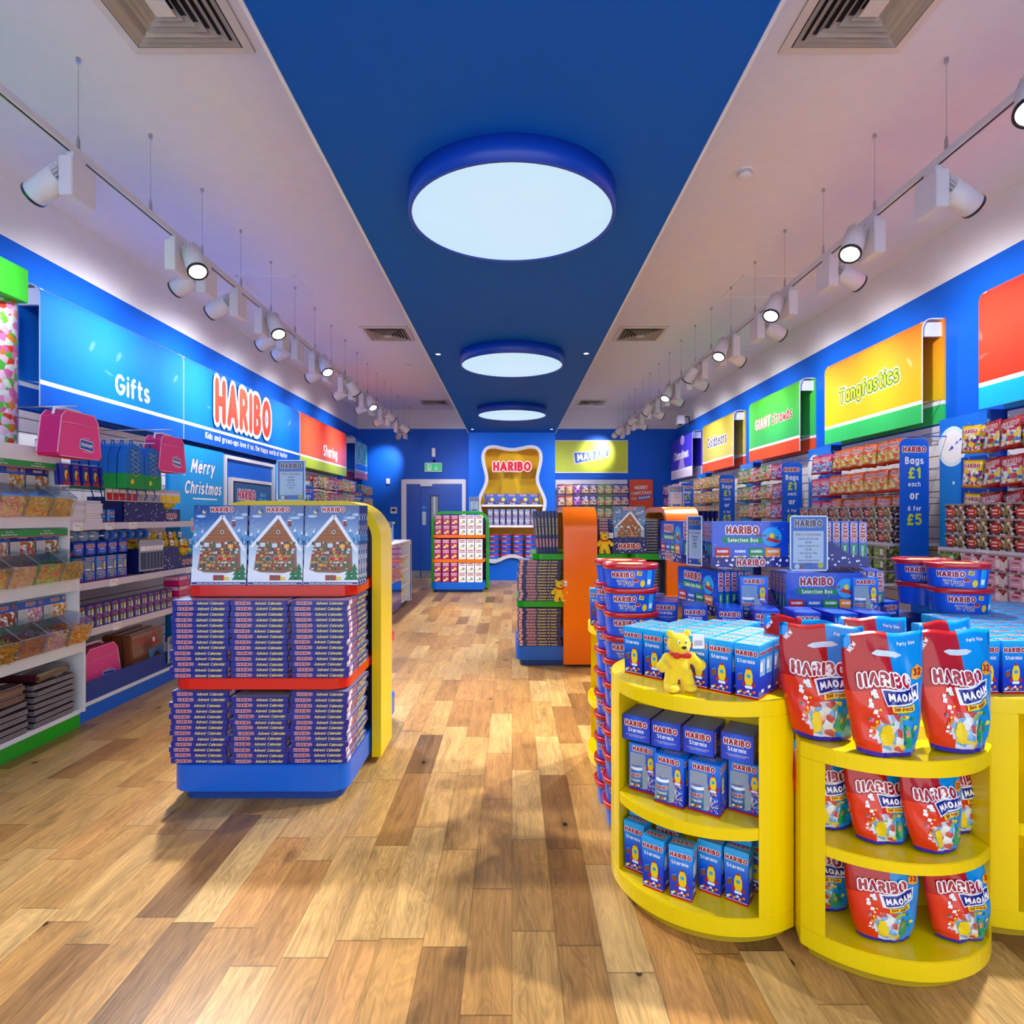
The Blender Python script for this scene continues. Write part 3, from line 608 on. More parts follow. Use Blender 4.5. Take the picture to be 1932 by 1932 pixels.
mb = MB(); mb.box(dx(794), dx(816), -.07, -.02, zi-.05, zi+.0, whl).build('door_closer', t)
# things on the back wall
def wall_box(name, label, cat, px0, px1, py0, py1, m, d=.035, extra=None):
    z1, z0 = 1.4+(973-py0)*YB/1147, 1.4+(973-py1)*YB/1147
    t = thing(name, label, cat, (dx((px0+px1)/2), YB, z0)); hw = (px1-px0)/2*YB/1147; mb = MB().box(-hw, hw, -d, 0, 0, z1-z0, m); mb.build('housing', t, bevel=.006)
    if extra: extra(t, plane((0, -d, (z1-z0)/2), (1, 0, 0), (0, 0, 1), (0, -1, 0)))
    return t
def ex(t, F):
    eg = M('exit green', '#12a86a', emit=.9); mb = MB(); mb.rect(-.185, .185, -.085, .085, F, eg, .001)
    mb.rect(-.13, -.04, -.07, .07, F, wht, .002)
    mb.disc(-.075, .052, .011, F, eg, .003)
    mb.poly([(-.09, .035), (-.07, .04), (-.075, -.005), (-.095, -.01)], F, eg, .003)
    for P in ([(-.092, -.005), (-.078, 0), (-.06, -.03), (-.068, -.035)], [(-.068, -.03), (-.06, -.035), (-.06, -.06), (-.068, -.06)], [(-.09, 0), (-.1, -.035), (-.12, -.05), (-.115, -.055), (-.093, -.042)], [(-.075, .035), (-.05, .02), (-.052, .013), (-.078, .02)], [(-.09, .033), (-.11, .015), (-.105, .01), (-.088, .02)]): mb.poly(P, F, eg, .003)
    mb.rect(.055, .07, -.03, .06, F, wht, .002)
    mb.poly([(.0625, -.065), (.11, -.015), (.098, -.005), (.0625, -.04), (.027, -.005), (.015, -.015)], F, wht, .002); mb.build('sign_face', t)
wall_box('exit_sign', 'green lit emergency exit sign with running figure and down arrow', 'exit sign', 801.5, 834.5, 873.5, 890.5, whl, .05, ex)
wall_box('motion_sensor', 'tall white sensor box above the exit sign', 'sensor', 815.5, 822, 846, 862, whl, .06)
t = thing('dome_camera', 'tiny black dome between exit sign and white sensor', 'camera', (dx(819), YB, 1.4+103*YB/1147)); MB().lathe([(.001, -.03), (.02, -.022), (.033, 0)], blk, 16, T=Matrix.Rotation(-PI/2, 4, 'X') @ Matrix.Scale(-1, 4, (0, 0, 1)) @ Matrix.Scale(-1, 4, (0, 0, 1)) ).build('dome', t)
wall_box('wall_sensor', 'small white sensor box left of the door frame, high up', 'sensor', 729, 736, 903, 913.5, whl)
def kp(t, F): MB().rect(-.045, .045, -.02, .035, F, blk, .001).build('screen', t)
wall_box('keypad', 'white alarm keypad with black screen left of the door', 'keypad', 737, 749, 957, 969, whl, .03, kp)
def gb(t, F): MB().rect(-.03, .03, -.02, .03, F, wht, .002).build('button', t)
wall_box('door_release', 'small green door release button below the keypad', 'button', 739.5, 747.5, 983, 990.5, M('release green', '#0c6d4a', .4), .04, gb)
# security camera high in the far right corner
t = thing('security_camera', 'white security camera with black bracket, high in the far right corner', 'camera', (3.48, 12.3, 3.3))
MB().box(-.14, .0, -.08, .08, -.05, .12, whl).build('housing', t, bevel=.01); MB().tube([(-.0, 0, .1), (.10, 0, .1), (.12, 0, -.06)], .014, blk).build('bracket', t); MB().lathe([(.001, -.075), (.04, -.06), (.05, -.045)], blk, 16, T=Matrix.Translation((-.07, 0, 0))).build('lens', t)
# orange christmas poster on the back wall
mb = MB(); x0, x1 = dx(1187), dx(1231.5); z1, z0 = 1.4+(973-905)*YB/1147, .95
mb.box(x0, x1, YB-.03, YB-.001, z0, z1, M('poster orange', '#f0552e', .4)); F = plane(((x0+x1)/2, YB-.03, z1-.3), (1, 0, 0), (0, 0, 1), (0, -1, 0))
mb.text('MERRY', 0, .12, F, wht, w=.3, bold=.04, rot=.06); mb.text('CHRISTMAS', 0, .0, F, wht, w=.45, h=.11, bold=.04, rot=.06); mb.text('FROM', -.16, -.13, F, wht, w=.12, bold=.03)
mb.poly([(-.08, -.17), (.22, -.13), (.22, -.03), (-.08, -.07)], F, mid, .001); mb.logo('MAOAM', .07, -.1, .26, F, wht, None, .002, rot=.13)
mb.build('poster', label='orange poster reading MERRY CHRISTMAS FROM MAOAM on back wall', cat='poster')

# ================================================================ product prototypes (front faces -y, base at z 0)
FR = lambda d, z=0, x=0: plane((x, -d, z), (1, 0, 0), (0, 0, 1), (0, -1, 0))          # print plane on a front face
SD = lambda w_, z=0: plane((w_, 0, z), (0, 1, 0), (0, 0, 1), (1, 0, 0))               # on the right side face
SL = lambda w_, z=0: plane((-w_, 0, z), (0, -1, 0), (0, 0, 1), (-1, 0, 0))
TP = lambda z: plane((0, 0, z), (1, 0, 0), (0, 1, 0), (0, 0, 1))
film = M('shrink wrapped indigo', '#20258e', .3, coat=.15, spec=.4); ytx = M('print pale yellow', '#f2e46a', .4); dred = M('logo dark red', '#a5121c', .35, coat=.2)
film2 = M('shrink wrapped navy', '#16206e', .3, coat=.15, spec=.4); pinkred = M('logo soft red', '#c2506a', .4)

def advent_flat(txt, fm, lx=-.075, tx=.05):
    mb = MB(); W_, D_, H_ = .14, .2, .025; mb.box(-W_, W_, -D_, D_, 0, H_, fm)
    F = FR(D_, H_/2); mb.logo('HARIBO', lx, 0, .075, F, dred, M('logo pale rim', '#e9d7ea', .4), .0006, h=.015); mb.text(txt, tx, 0, F, ytx, w=.135, bold=.015, shear=.25, off=.0008)
    F = SD(W_, H_/2); mb.rect(-.19, -.16, -.011, .011, F, M('sleeve pink', '#f0b6b8', .4)); mb.rect(-.16, -.13, -.011, .011, F, wht, .0008) if fm is film else None; mb.logo('HARIBO', -.075, 0, .085, F, dred, M('logo pale rim'), .0006, h=.016); mb.text(txt, .07, 0, F, ytx, w=.18, h=.015, bold=.02, shear=.25)
    F = TP(H_); mb.rect(-.138, .138, -.198, .198, F, M('calendar snow scene', '#a9b8d8', .3, coat=.6)); mb.rect(-.1, .1, -.1, .05, F, M('gable brown', '#a5683f', .5), .001)
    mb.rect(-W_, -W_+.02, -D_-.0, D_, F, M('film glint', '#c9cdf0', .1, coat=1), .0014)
    return mb.mesh('advent_calendar', .002)
P_ADV = ('advent_calendar', 'advent calendar', advent_flat('Advent Calendar', film), [])
P_CAL = ('advent_calendar', 'advent calendar', advent_flat("Calendrier de l'avent", film2, -.085, .045), [])

skyg = ramp_mat('calendar sky', [(0, '#e8f0f8'), (.3, '#cfe0f0'), (.55, '#7fb0dc'), (.8, '#2c62ac'), (1, '#17397f')], 'Z', 0, .42, .2, .7)
def scene_print(mb, F, w_, h_, top=True):
    """printed winter scene: gabled house with an open doll's-house front, mountains, fir trees, snow"""
    gb_, snow, tr, pn = M('gable brown', '#b06a3a', .4), M('snow print', '#eaf1fa', .3, coat=.5), M('fir print', '#3a78b4', .4), M('house wall print', '#8d6a4e', .4)
    mt, tk, gd, st_ = M('mountain print', '#5f9ad0', .4), M('timber print', '#6b3a22', .5), M('garden green', '#1e7a4a', .4), M('stone print', '#c8a27a', .5)
    s = lambda x, y: (x*w_, y*h_); rr = random.Random(3)
    for a, b, c in ((-.46, .66, .09), (-.33, .70, .08), (.34, .71, .1), (.47, .68, .07)): mb.poly([s(a-c, .55), s(a+c, .55), s(a+.01, b)], F, mt, .0005); mb.poly([s(a-c*.3, b-.045), s(a+c*.3, b-.045), s(a+.01, b)], F, snow, .0007)
    for i in range(14): cx = -.48+i*.074; hh = rr.uniform(.05, .11); mb.poly([s(cx-.03, .5), s(cx+.03, .5), s(cx, .52+hh)], F, tr, .0008+i*1e-5)
    for a, b, c in ((-.36, .86, .09), (.33, .84, .11), (.44, .88, .06)): mb.disc(*s(a, b), c*w_, F, M('cloud print', '#b8d2ec', .4), .0006, 12, .018*h_)
    mb.poly([s(.22, .80), s(.30, .88), (.34*w_, .97*h_), (.28*w_, .90*h_)], F, mt, .0007)
    mb.poly([s(-.40, .16), s(.40, .14), s(.37, .56), s(-.32, .56)], F, pn, .0012)
    mb.poly([s(-.31, .545), s(.36, .545), s(.04, .82)], F, gb_, .0015)
    for q in range(4): mb.rect((-.26+q*.03)*w_, (.32-q*.03)*w_, (.575+q*.045)*h_, (.579+q*.045)*h_, F, tk, .0017)
    for a, b in ((s(-.45, .47), s(.04, .865)), (s(.47, .42), s(.04, .865))):
        dd = Vector((b[0]-a[0], b[1]-a[1])).normalized(); nn = (-dd.y*.03*w_, dd.x*.03*w_)
        mb.poly([(a[0]-nn[0], a[1]-nn[1]), (b[0]-nn[0], b[1]-nn[1]), (b[0]+nn[0], b[1]+nn[1]), (a[0]+nn[0], a[1]+nn[1])], F, snow, .0019)
    mb.rect(.22*w_, .275*w_, .73*h_, .80*h_, F, M('chimney print', '#8a4440', .5), .0021); mb.rect(.21*w_, .285*w_, .80*h_, .815*h_, F, snow, .0021)
    cc = [M('window glow', '#f2b23a', .4), M('deep teal print', '#1e5b62', .4), wht, red, gd, M('tan print', '#d4a878', .5), tk, M('plum print soft', '#7a4a6a', .4), M('pale glass', '#c8dce8', .3)]
    for r_ in range(9):
        mb.rect(-.36*w_, .36*w_, (.185+r_*.04)*h_, (.188+r_*.04)*h_, F, tk, .0016)
        x = -.36
        while x < .34:
            ww = rr.uniform(.02, .055); y = .19+r_*.04; mb.rect(x*w_, (x+ww)*w_, y*h_, (y+rr.uniform(.014, .034))*h_, F, rr.choice(cc), .002+(int(x*1e3) % 7)*1e-5); x += ww+rr.uniform(.006, .03)
    for a, b in ((-.24, .47), (-.02, .46), (.2, .45)): mb.rect((a-.065)*w_, (a+.065)*w_, b*h_, (b+.065)*h_, F, tk, .0023); mb.rect((a-.05)*w_, (a+.05)*w_, (b+.006)*h_, (b+.058)*h_, F, cc[8] if a < .1 else cc[0], .0025); mb.rect((a-.004)*w_, (a+.004)*w_, b*h_, (b+.062)*h_, F, wht, .0027)
    for a in (-.14, .02, .18): mb.disc(a*w_, .33*h_, .065*w_, F, st_, .0023, 12, .035*h_); mb.disc(a*w_, .325*h_, .05*w_, F, cc[1] if a < 0 else cc[3], .0025, 12, .027*h_)
    mb.disc(*s(.04, .66), .034*w_, F, wht, .0022); mb.disc(*s(.04, .66), .025*w_, F, cc[1], .0024)
    mb.poly([s(-.5, 0), s(.5, 0), s(.5, .14), s(.3, .17), s(0, .12), s(-.25, .15), s(-.5, .22)], F, snow, .0028)
    for a, hh in ((.43, .34), (.33, .26)): [mb.poly([s(a-.09+q*.018, .06+q*.06), s(a+.09-q*.018, .06+q*.06), s(a, .15+q*.06)], F, gd, .0030+q*1e-4) for q in range(int(hh*10))]
    mb.rect(-.10*w_, .10*w_, .055*h_, .12*h_, F, red, .0034); mb.rect(-.10*w_, .10*w_, .082*h_, .092*h_, F, gd, .0036); mb.rect(-.015*w_, .015*w_, .055*h_, .12*h_, F, gd, .0037); mb.poly([s(.11, .055), s(.2, .06), s(.18, .1), s(.1, .1)], F, yel, .0035)
    for i in range(60): mb.disc(rr.uniform(-.47, .47)*w_, rr.uniform(.64, .98)*h_, rr.uniform(.0009, .0022), F, wht, .0023, 6)
    mb.disc(*s(-.3, .915), .035*w_, F, ytx, .0008, 12); mb.disc(*s(-.275, .925), .03*w_, F, M('night print', '#1c4490', .4), .001, 12)
    if top: mb.logo('HARIBO', .03*w_, .945*h_, .42*w_, F, dred, wht, .0026, h=.042*h_*1.5)
mb = MB(); mb.box(-.14, .14, -.0115, .0115, 0, .408, skyg); F = FR(.0115); scene_print(mb, F, .28, .408)
mb.rect(-.138, .138, .002, .014, F, navy, .003); mb.text('Haribo macht Kinder froh und Erwachsene ebenso!', 0, .008, F, wht, w=.22, off=.0034)
F = SD(.14); mb.rect(-.0115, .0115, 0, .408, F, film); [mb.rect(-.006, .006, .03+i*.05, .055+i*.05, F, M('sleeve pink') if i % 2 else wht, .001) for i in range(7)]
mb.rect(-.0115, .0115, -.01, .0, F, film)
P_ADVS = ('advent_calendar', 'advent calendar', mb.mesh('advent_calendar_upright', .002), [])
# upright calendar seen from its spine
mb = MB(); mb.box(-.0125, .0125, -.14, .14, 0, .40, film2); F = FR(.14)
q = plane((0, -.14, .2), (0, 0, 1), (-1, 0, 0), (0, -1, 0)); mb.logo('HARIBO', -.1, 0, .075, q, dred, M('logo pale rim'), .0006, h=.015); mb.text("Calendrier de l'avent", .05, 0, q, ytx, w=.16, bold=.015, shear=.25)
P_CALS = ('advent_calendar', 'advent calendar', mb.mesh('advent_calendar_spine', .002), [])

# starmix box
stg = ramp_mat('starmix blue', [(0, '#0a1cae'), (.45, '#0648d6'), (.8, '#0e96ee'), (1, '#28b8f8')], 'Z', 0, .18, .3, .3)
def rocket(mb, F, x, y, h, off=.001):
    P = [(-.0, .5), (.10, .38), (.17, .18), (.18, -.1), (.12, -.33), (-.12, -.33), (-.18, -.1), (-.17, .18), (-.10, .38)]
    T = lambda L_: [(x+a*h, y+b*h) for a, b in L_]
    for sg in (-1, 1): mb.poly(T([(sg*.12, -.05), (sg*.3, -.3), (sg*.3, -.42), (sg*.12, -.3)]), F, red, off)
    mb.poly(T(P), F, yel, off*1.3); mb.poly(T([(0, .5), (.10, .38), (-.10, .38)]), F, red, off*1.6); mb.disc(x, y+.08*h, .09*h, F, sky, off*1.7, 10)
    for a in (-.1, 0, .1): mb.disc(x+a*h, y-.42*h, .075*h, F, wht, off*1.4+abs(a)*.001, 8)
def starmix():
    mb = MB(); mb.frus(.037, .028, .0415, .031, 0, .172, stg); mb.frus(.0415, .031, .040, .0295, .172, .178, sky)
    o = Vector((0, -.028, 0)); up = Vector((0, -.003, .172)); F = lambda a, b, k=0: (a*(1+.12*b/.172), -.028-.003*b/.172-k, b)
    mb.logo('HARIBO', 0, .148, .066, F, dred, wht, .0005); mb.text('Starmix', -.002, .122, F, wht, w=.054, bold=.03, off=.0009)
    rocket(mb, F, .006, .068, .072, .0008); mb.poly([(-.03, .072), (-.014, .078), (-.012, .06), (-.026, .054)], F, brn, .001); mb.poly([(-.028, .078), (-.012, .084), (-.013, .08), (-.027, .074)], F, sky, .0012)
    for i in range(9): mb.disc(-.028+i*.0065, .016+.004*((i*7) % 3), .0045, F, [wht, lime, red, org, pnk][i % 5], .0009+i*.00003, 7)
    mb.rect(-.0365, .0365, 0, .007, F, red, .0007); mb.rect(-.0365, .0365, .0075, .009, F, wht, .0007)
    G = lambda a, b, k=0: (.037+.0045*b/.172+k, a, b)
    mb.logo('HARIBO', 0, .15, .046, G, dred, wht, .0005); mb.rect(-.022, .022, .075, .13, G, M('pale blue label', '#8cc4ea', .4), .0006); mb.rect(-.02, .0, .09, .12, G, wht, .0008); mb.rect(-.006, .016, .02, .03, G, wht, .0008); mb.rect(-.028, .028, 0, .007, G, red, .0007)
    T = TP(.178); mb.logo('HARIBO', 0, 0, .068, T, dred, wht, .0005, h=.021)
    return mb.mesh('starmix_box', .0012)
P_STAR = ('sweet_box', 'sweet box', starmix(), [])
# mug gift box (window front)
mgb = ramp_mat('mug box blue', [(0, '#0a22b8'), (.6, '#0654dc'), (1, '#0e80ee')], 'Z', 0, .17, .3, .3)
def mugbox():
    mb = MB(); a, d, h = .053, .045, .172; mb.box(-a, a, -d, d, 0, h, mgb); F = FR(d)
    wp = [(-a+.002, .012), (.012, .012), (.03, .04), (.022, .075), (.012, .11), (.012, .138), (-a+.006, .138)]
    mb.poly(wp, F, M('window grey film', '#8fa3b8', .08, coat=1), .0008)
    mb.cyl(.027, .016, .088, M('mug print blue', '#3c78b4', .3, coat=.4), 20, T=Matrix.Translation((-.022, -d+.014, .0)))
    mb.lathe([(.0275, .08), (.0275, .092), (.024, .092), (.024, .084)], wht, 20, T=Matrix.Translation((-.022, -d+.014, 0)), cap=False); mb.ell((-.022, -d+.012, .096), (.02, .014, .016), M('clear bag sweets', '#c9b48a', .2, coat=.8), 8, 6)
    for i in range(6): mb.disc(-.035+i*.0052, .026, .004, F, [wht, lime, red, org, pnk][i % 5], .0142-abs(i-2.5)*.0009, 7)
    FM = lambda a, b, k=0: (-.022+(.0274+k)*math.sin((a+.022)/.027), -d+.014-(.0274+k)*math.cos((a+.022)/.027), b)
    mb.logo('HARIBO', -.022, .062, .046, FM, dred, wht, .0004); mb.text('Starmix', -.022, .044, FM, wht, w=.036, bold=.02, off=.0006)
    mb.logo('HARIBO', 0, .154, .075, F, dred, wht, .0005); rocket(mb, F, .032, .108, .06, .001)
    random.seed(5)
    for i in range(60): t = random.random(); mb.disc(.034+random.uniform(-.006-.018*(1-t), .014), .012+.065*t, .0022, F, random.choice([wht, pnk, sky, yel, wht, navy]), .0015+i*1e-5, 6)
    mb.rect(-a, a, 0, .006, F, red, .0007); G = SD(a); mb.logo('HARIBO', 0, .15, .07, G, dred, wht, .0005); rocket(mb, G, -.012, .1, .06); mb.rect(-d, d, 0, .006, G, red, .0007)
    for i in range(40): t = random.random(); mb.disc(random.uniform(-.02, .03), .012+.06*t, .0022, G, random.choice([wht, pnk, sky, yel]), .0012+i*1e-5, 6)
    T = TP(h); mb.logo('HARIBO', 0, .018, .085, T, dred, wht, .0005); mb.text('Starmix', 0, -.006, T, wht, w=.06, bold=.03); mb.text('a Starmix branded mug containing\na bag of Starmix sweets', 0, -.026, T, M('logo pale rim'), w=.075)
    return mb.mesh('mug_gift_box', .0012)
P_MUG = ('mug_gift_box', 'gift box', mugbox(), [])
# plastic sharing tub
def tub(full=True, n=44):
    e = 2.6; A, B = .117, .1
    def P(r, z, ex=0):
        out = []
        for i in range(n):
            a = 2*PI*i/n; c, s_ = math.cos(a), math.sin(a); k = (abs(c)**e+abs(s_)**e)**(-1/e); out.append(((A*r+ex)*k*c, (B*r+ex)*k*s_, z))
        return out
    def loft(mb, prof, m, cap=True):
        V = []; F = []
        for r, z, ex in prof: V += P(r, z, ex)
        for j in range(len(prof)-1):
            for i in range(n): F.append((j*n+i, j*n+(i+1) % n, (j+1)*n+(i+1) % n, (j+1)*n+i))
        mb.add(V, F, m, True)
        if cap: mb.add(V[-n:], [tuple(range(n))], m); mb.add(V[:n], [tuple(range(n-1, -1, -1))], m)
    tb = M('tub label blue', '#0658e0', .28, coat=.35); tr = M('tub lid red', '#c80f1d', .25, coat=.6)
    body = MB(); loft(body, [(.90, 0, 0), (.99, .088, 0)], tb)
    peri = P(1, 0); L = [0]
    for i in range(n): a, b = peri[i], peri[(i+1) % n]; L.append(L[-1]+math.hypot(a[0]-b[0], a[1]-b[1]))
    i0 = 3*n//4
    def F(u, v, k=0):
        s_ = (L[i0]+u) % L[-1]
        j = max(q for q in range(n) if L[q] <= s_); t = (s_-L[j])/(L[j+1]-L[j]); a, b = peri[j], peri[(j+1) % n]
        x, y = a[0]+(b[0]-a[0])*t, a[1]+(b[1]-a[1])*t; r = .90+.09*v/.088; nn = math.hypot(x, y)
        return (x*r+x/nn*(k+.0012), y*r+y/nn*(k+.0012), v)
    def panel(x):
        body.logo('HARIBO', x-.04, .06, .104, F, dred, wht, .0006)
        if full:
            body.text('share\nthe', x-.055, .027, F, M('indigo letters', '#3a3576', .4), w=.03, bold=.02, mo=wht, ob=.09); body.text('Fun', x-.014, .024, F, M('indigo letters'), w=.046, bold=.03, mo=wht, ob=.07)
            body.poly([(x+.025, .078), (x+.047, .073), (x+.045, .056), (x+.023, .059)], F, yel, .0008); body.text('28', x+.035, .067, F, M('indigo letters'), h=.009, bold=.03)
            body.disc(x+.02, .035, .015, F, pnk, .0008, 12, .010); body.disc(x+.02, .037, .012, F, brn, .001, 12, .007)
            body.disc(x+.052, .022, .012, F, yel, .0009, 10, .016)
            body.rect(x+.072, x+.1, .006, .082, F, sky, .0008, 4); body.rect(x+.076, x+.094, .018, .04, F, wht, .0012, 3)
    panel(0)
    if full: panel(.32)
    lid = MB(); loft(lid, [(.99, .084, .003), (.99, .084, .007), (1, .104, .008), (1, .107, .005), (1, .107, -.002), (1, .1035, -.004)], tr)
    lid.disc(0, 0, .06, TP(.104), M('lid label pale', '#d9c08a', .4), .0008, 20)
    return body.mesh('tub'), lid.mesh('lid')
tb_, tl_ = tub(); P_TUB = ('sweet_tub', 'sweet tub', tb_, [('lid', tl_, 'red lid')])
tb2, tl2 = tub(False, 20); P_TUBS = ('sweet_tub', 'sweet tub', tb2, [('lid', tl2, 'red lid')])

# ---------- film bags: pillow and stand-up pouch
def pillow(w_, h_, t_, deco, bands, seed=1, pouch=False, nx=14, nz=18, slot=True, name='sweet_bag'):
    rnd = random.Random(seed); ph = [rnd.uniform(0, 6.3) for _ in range(6)]
    def half(x, z):
        u, v = x/(w_/2), z/h_
        if pouch: a = max(0, 1-abs(u)**2.6)**.7*min(1, (1-v)/.6)**.9*(.75+.25*min(1, v/.12))
        else: a = (max(0, 1-u*u)**.5)*(max(0, 1-abs(2*(v-.5)/.88)**2.4)**.6 if .06 < v < .94 else 0)
        wr = (.09 if pouch else .06)*math.sin(7*u+ph[0]+6*v)*math.sin(9*v+ph[1])+.05*math.sin(15*v+ph[2]+5*u)+.03*math.sin(19*u+ph[4]+8*v)
        return t_/2*a*(1+wr*1.6)
    def wid(v):
        if pouch: return 1-.30*max(0, (.62-v)/.62)**1.3+.012*math.sin(7*v+ph[3])
        return 1-.05*math.sin(PI*min(1, max(0, v)))
    def F(x, z, k=0): return (x*wid(z/h_), -half(x, z)-k-.0003, z+(.008*math.sin(x*14+ph[5]) if not pouch else (.012*(abs(x)/(w_/2))**2 if z < .03 else .004*math.sin(x*40+ph[5]))))
    mb = MB()
    for sg in (-1, 1):
        V = []; 
        for j in range(nz+1):
            for i in range(nx+1):
                x = -w_/2+w_*i/nx; z = h_*j/nz; p = F(x, z); V.append((p[0], sg*half(x, z) if sg > 0 else -half(x, z), p[2]))
        for j in range(nz):
            for i in range(nx):
                f = (j*(nx+1)+i, j*(nx+1)+i+1, (j+1)*(nx+1)+i+1, (j+1)*(nx+1)+i); f = f if sg < 0 else f[::-1]
                mb.add([V[q] for q in f], [(0, 1, 2, 3)], bands(-1+2*(i+.5)/nx, (j+.5)/nz), True)
    deco(mb, F)
    me = mb.mesh(name); bm = bmesh.new(); bm.from_mesh(me); bmesh.ops.remove_doubles(bm, verts=bm.verts, dist=2e-5); bm.to_mesh(me); bm.free(); return me
pr = M('pouch orange red', '#e03412', .2, coat=.45, spec=.3); pb = M('pouch light blue', '#0c92e2', .2, coat=.45, spec=.3); pv = M('pouch violet base', '#2418a0', .25, coat=.4); prd = M('pouch red', '#b41a14', .2, coat=.45, spec=.3)
pc = candy('pouch sweets', ['#c7d6e6', '#e8ece4', '#f1c3b0', '#8fb86a', '#d9dfe8', '#c9524a', '#e9d24b', '#7ab0d8'], 45)
def pouch_bands(u, v):
    if v < .045: return pv
    if .03 < v < .36 and abs(u-.1+.25*math.sin(v*9)) < .42-.3*abs(v-.2)*2: return pc
    if v > .9 and u < -.8: return pb
    if u > .1-.25*(v < .35)+.05*math.sin(v*12): return pb
    return prd if v > .55 else pr
def pouch_deco(mb, F):
    mb.logo('HARIBO', -.018, .240, .17, F, dred, wht, .0068, rot=-.03); mb.text('&', -.055, .196, F, wht, h=.022, bold=.05, off=.003)
    L_ = lambda a, b, c, d, n=7: [(a+(c-a)*i/n, b+(d-b)*i/n+.004*math.sin(PI*i/n)*-1) for i in range(n+1)]
    mb.strip(L_(-.035, .209, .098, .227), L_(-.028, .156, .094, .180), F, wht, .0024); mb.strip(L_(-.030, .204, .092, .221), L_(-.023, .161, .089, .185), F, navy, .003)
    mb.logo('MAOAM', .033, .191, .103, F, wht, None, .0078, rot=.13); mb.strip(L_(-.008, .158, .072, .170), L_(-.006, .140, .072, .150), F, yel, .0026); mb.text('Duo pack', .032, .1545, F, dred, w=.064, bold=.04, rot=.13, off=.0036)
    mb.strip([(.078, .270), (.1, .284), (.118, .268)], [(.076, .243), (.092, .236), (.112, .244)], F, M('badge orange', '#f6a51e', .3, coat=.6), .0024, 3); mb.text('32', .096, .261, F, dred, h=.018, bold=.05, off=.0034)
    mb.text('Party Size', .07, .352, F, wht, w=.062, bold=.03, off=.003); mb.text('NEW', -.108, .345, F, wht, w=.034, bold=.04, rot=.9, off=.003)
    mb.strip([(-.048, .319), (-.03, .327), (0, .327), (.03, .327), (.048, .319)], [(-.048, .316), (-.03, .309), (0, .309), (.03, .309), (.048, .316)], F, M('handle slot pale', '#cfe0ea', .2, coat=.6), .0022, 2)
    random.seed(9)
    for i in range(26):      # printed sweets, scattered on both colours
        x, y = random.choice([-1, 1])*random.uniform(.045, .09), random.uniform(.07, .2)
        if x > 0: y = y*.75
        c = random.choice([yel, grn, lime, org, wht, pnk]); r_ = random.uniform(.004, .009); mb.poly([(x-r_, y-r_*.5), (x+r_*.6, y-r_), (x+r_, y+r_*.6), (x-r_*.5, y+r_)], F, c, .0022+i*2e-5)
    for cx, m in ((.052, M('mint print', '#129a58', .3, coat=.8)), (-.035, yel)):     # plain rounded sweets, no figures
        mb.strip([(cx-.014, .095), (cx, .104), (cx+.014, .095)], [(cx-.018, .04), (cx, .034), (cx+.018, .04)], F, m, .0024, 5)
        mb.strip([(cx-.02, .075), (cx, .078), (cx+.02, .075)], [(cx-.021, .055), (cx, .052), (cx+.021, .055)], F, m, .0025, 3)
P_POUCH = [('sweet_pouch', 'sweet pouch', pillow(.27, .385, .10, pouch_deco, pouch_bands, sd, True, 20, 26, name='sweet_pouch'), []) for sd in (1, 2, 3)]

def bag(key, top, bot, cnd, sub, logo=True, w_=.15, h_=.2):
    tm = M('film '+top, top, .2, coat=.9); bm_ = M('film '+bot, bot, .2, coat=.9); cm = candy('sweets '+key, cnd, 55)
    def bands(u, v):
        if v < .1: return bm_
        if v > .58+.05*math.sin(3*u): return tm
        return cm
    def deco(mb, F):
        mb.logo('HARIBO', 0, h_*.78, w_*.78, F, dred, wht, .0016); mb.text(sub, 0, h_*.66, F, wht, w=w_*.5, bold=.03, off=.0016)
        mb.disc(w_*.12, h_*.3, .024, F, tm, .001, 10, .02)
    return ('sweet_bag', 'sweet bag', pillow(w_, h_, .034, deco, bands, hash(key) % 7+len(key), nx=8, nz=10), [])
BAGS = {
 'yellow': bag('squidgy', '#f2c80c', '#f0a80a', ['#f2efe6', '#5b2a86', '#1d9a4a', '#f3a6a8', '#ffffff', '#c9502a'], 'Squidgy'),
 'red': bag('super', '#b31624', '#c01a28', ['#cfd4d8', '#f2c33a', '#3b6fc0', '#e8e4da', '#d23a78', '#8aa86a'], 'Supermix'),
 'tang': bag('tang', '#f2641a', '#e03c12', ['#f5c64a', '#9fae52', '#f3e6c0', '#e86a34', '#c9bda0'], 'Tangfastics'),
 'pink': bag('pinkb', '#e2317e', '#d4206c', ['#5f86c8', '#c9d4ea', '#7a9ad8', '#ece4f0', '#3d5a9a'], 'Rhubarb'),
 'green': bag('greenb', '#4da83a', '#1f8c2e', ['#e8554a', '#e9dfd0', '#c8b24a', '#f1efe8', '#8aa84a'], 'Strawbs'),
 'white': bag('whiteb', '#e9e2e4', '#c3333a', ['#e46a50', '#f1d0c0', '#d9473f', '#efe7e0', '#e9a23a'], 'Cherries'),
 'gold': bag('goldb', '#d8a81e', '#b98a1a', ['#e8d9b0', '#e9b23a', '#d9603a', '#f1efe0', '#8aa84a'], 'Goldbears'),
 'purple': bag('purpleb', '#7a2fb0', '#5a1f98', ['#e46ab0', '#6a3ac0', '#f1d0f0', '#8a5ad8'], 'Joystixx'),
 'orange': bag('orangeb', '#f07a1a', '#d85a12', ['#e9a23a', '#f1e0c0', '#c95a2a', '#8ab04a'], 'Kracks'),
 'bluebag': bag('blueb', '#1a4ac0', '#12309c', ['#e9a23a', '#f1e0c0', '#c95a2a', '#f0f0f0'], 'Mixx'),
}
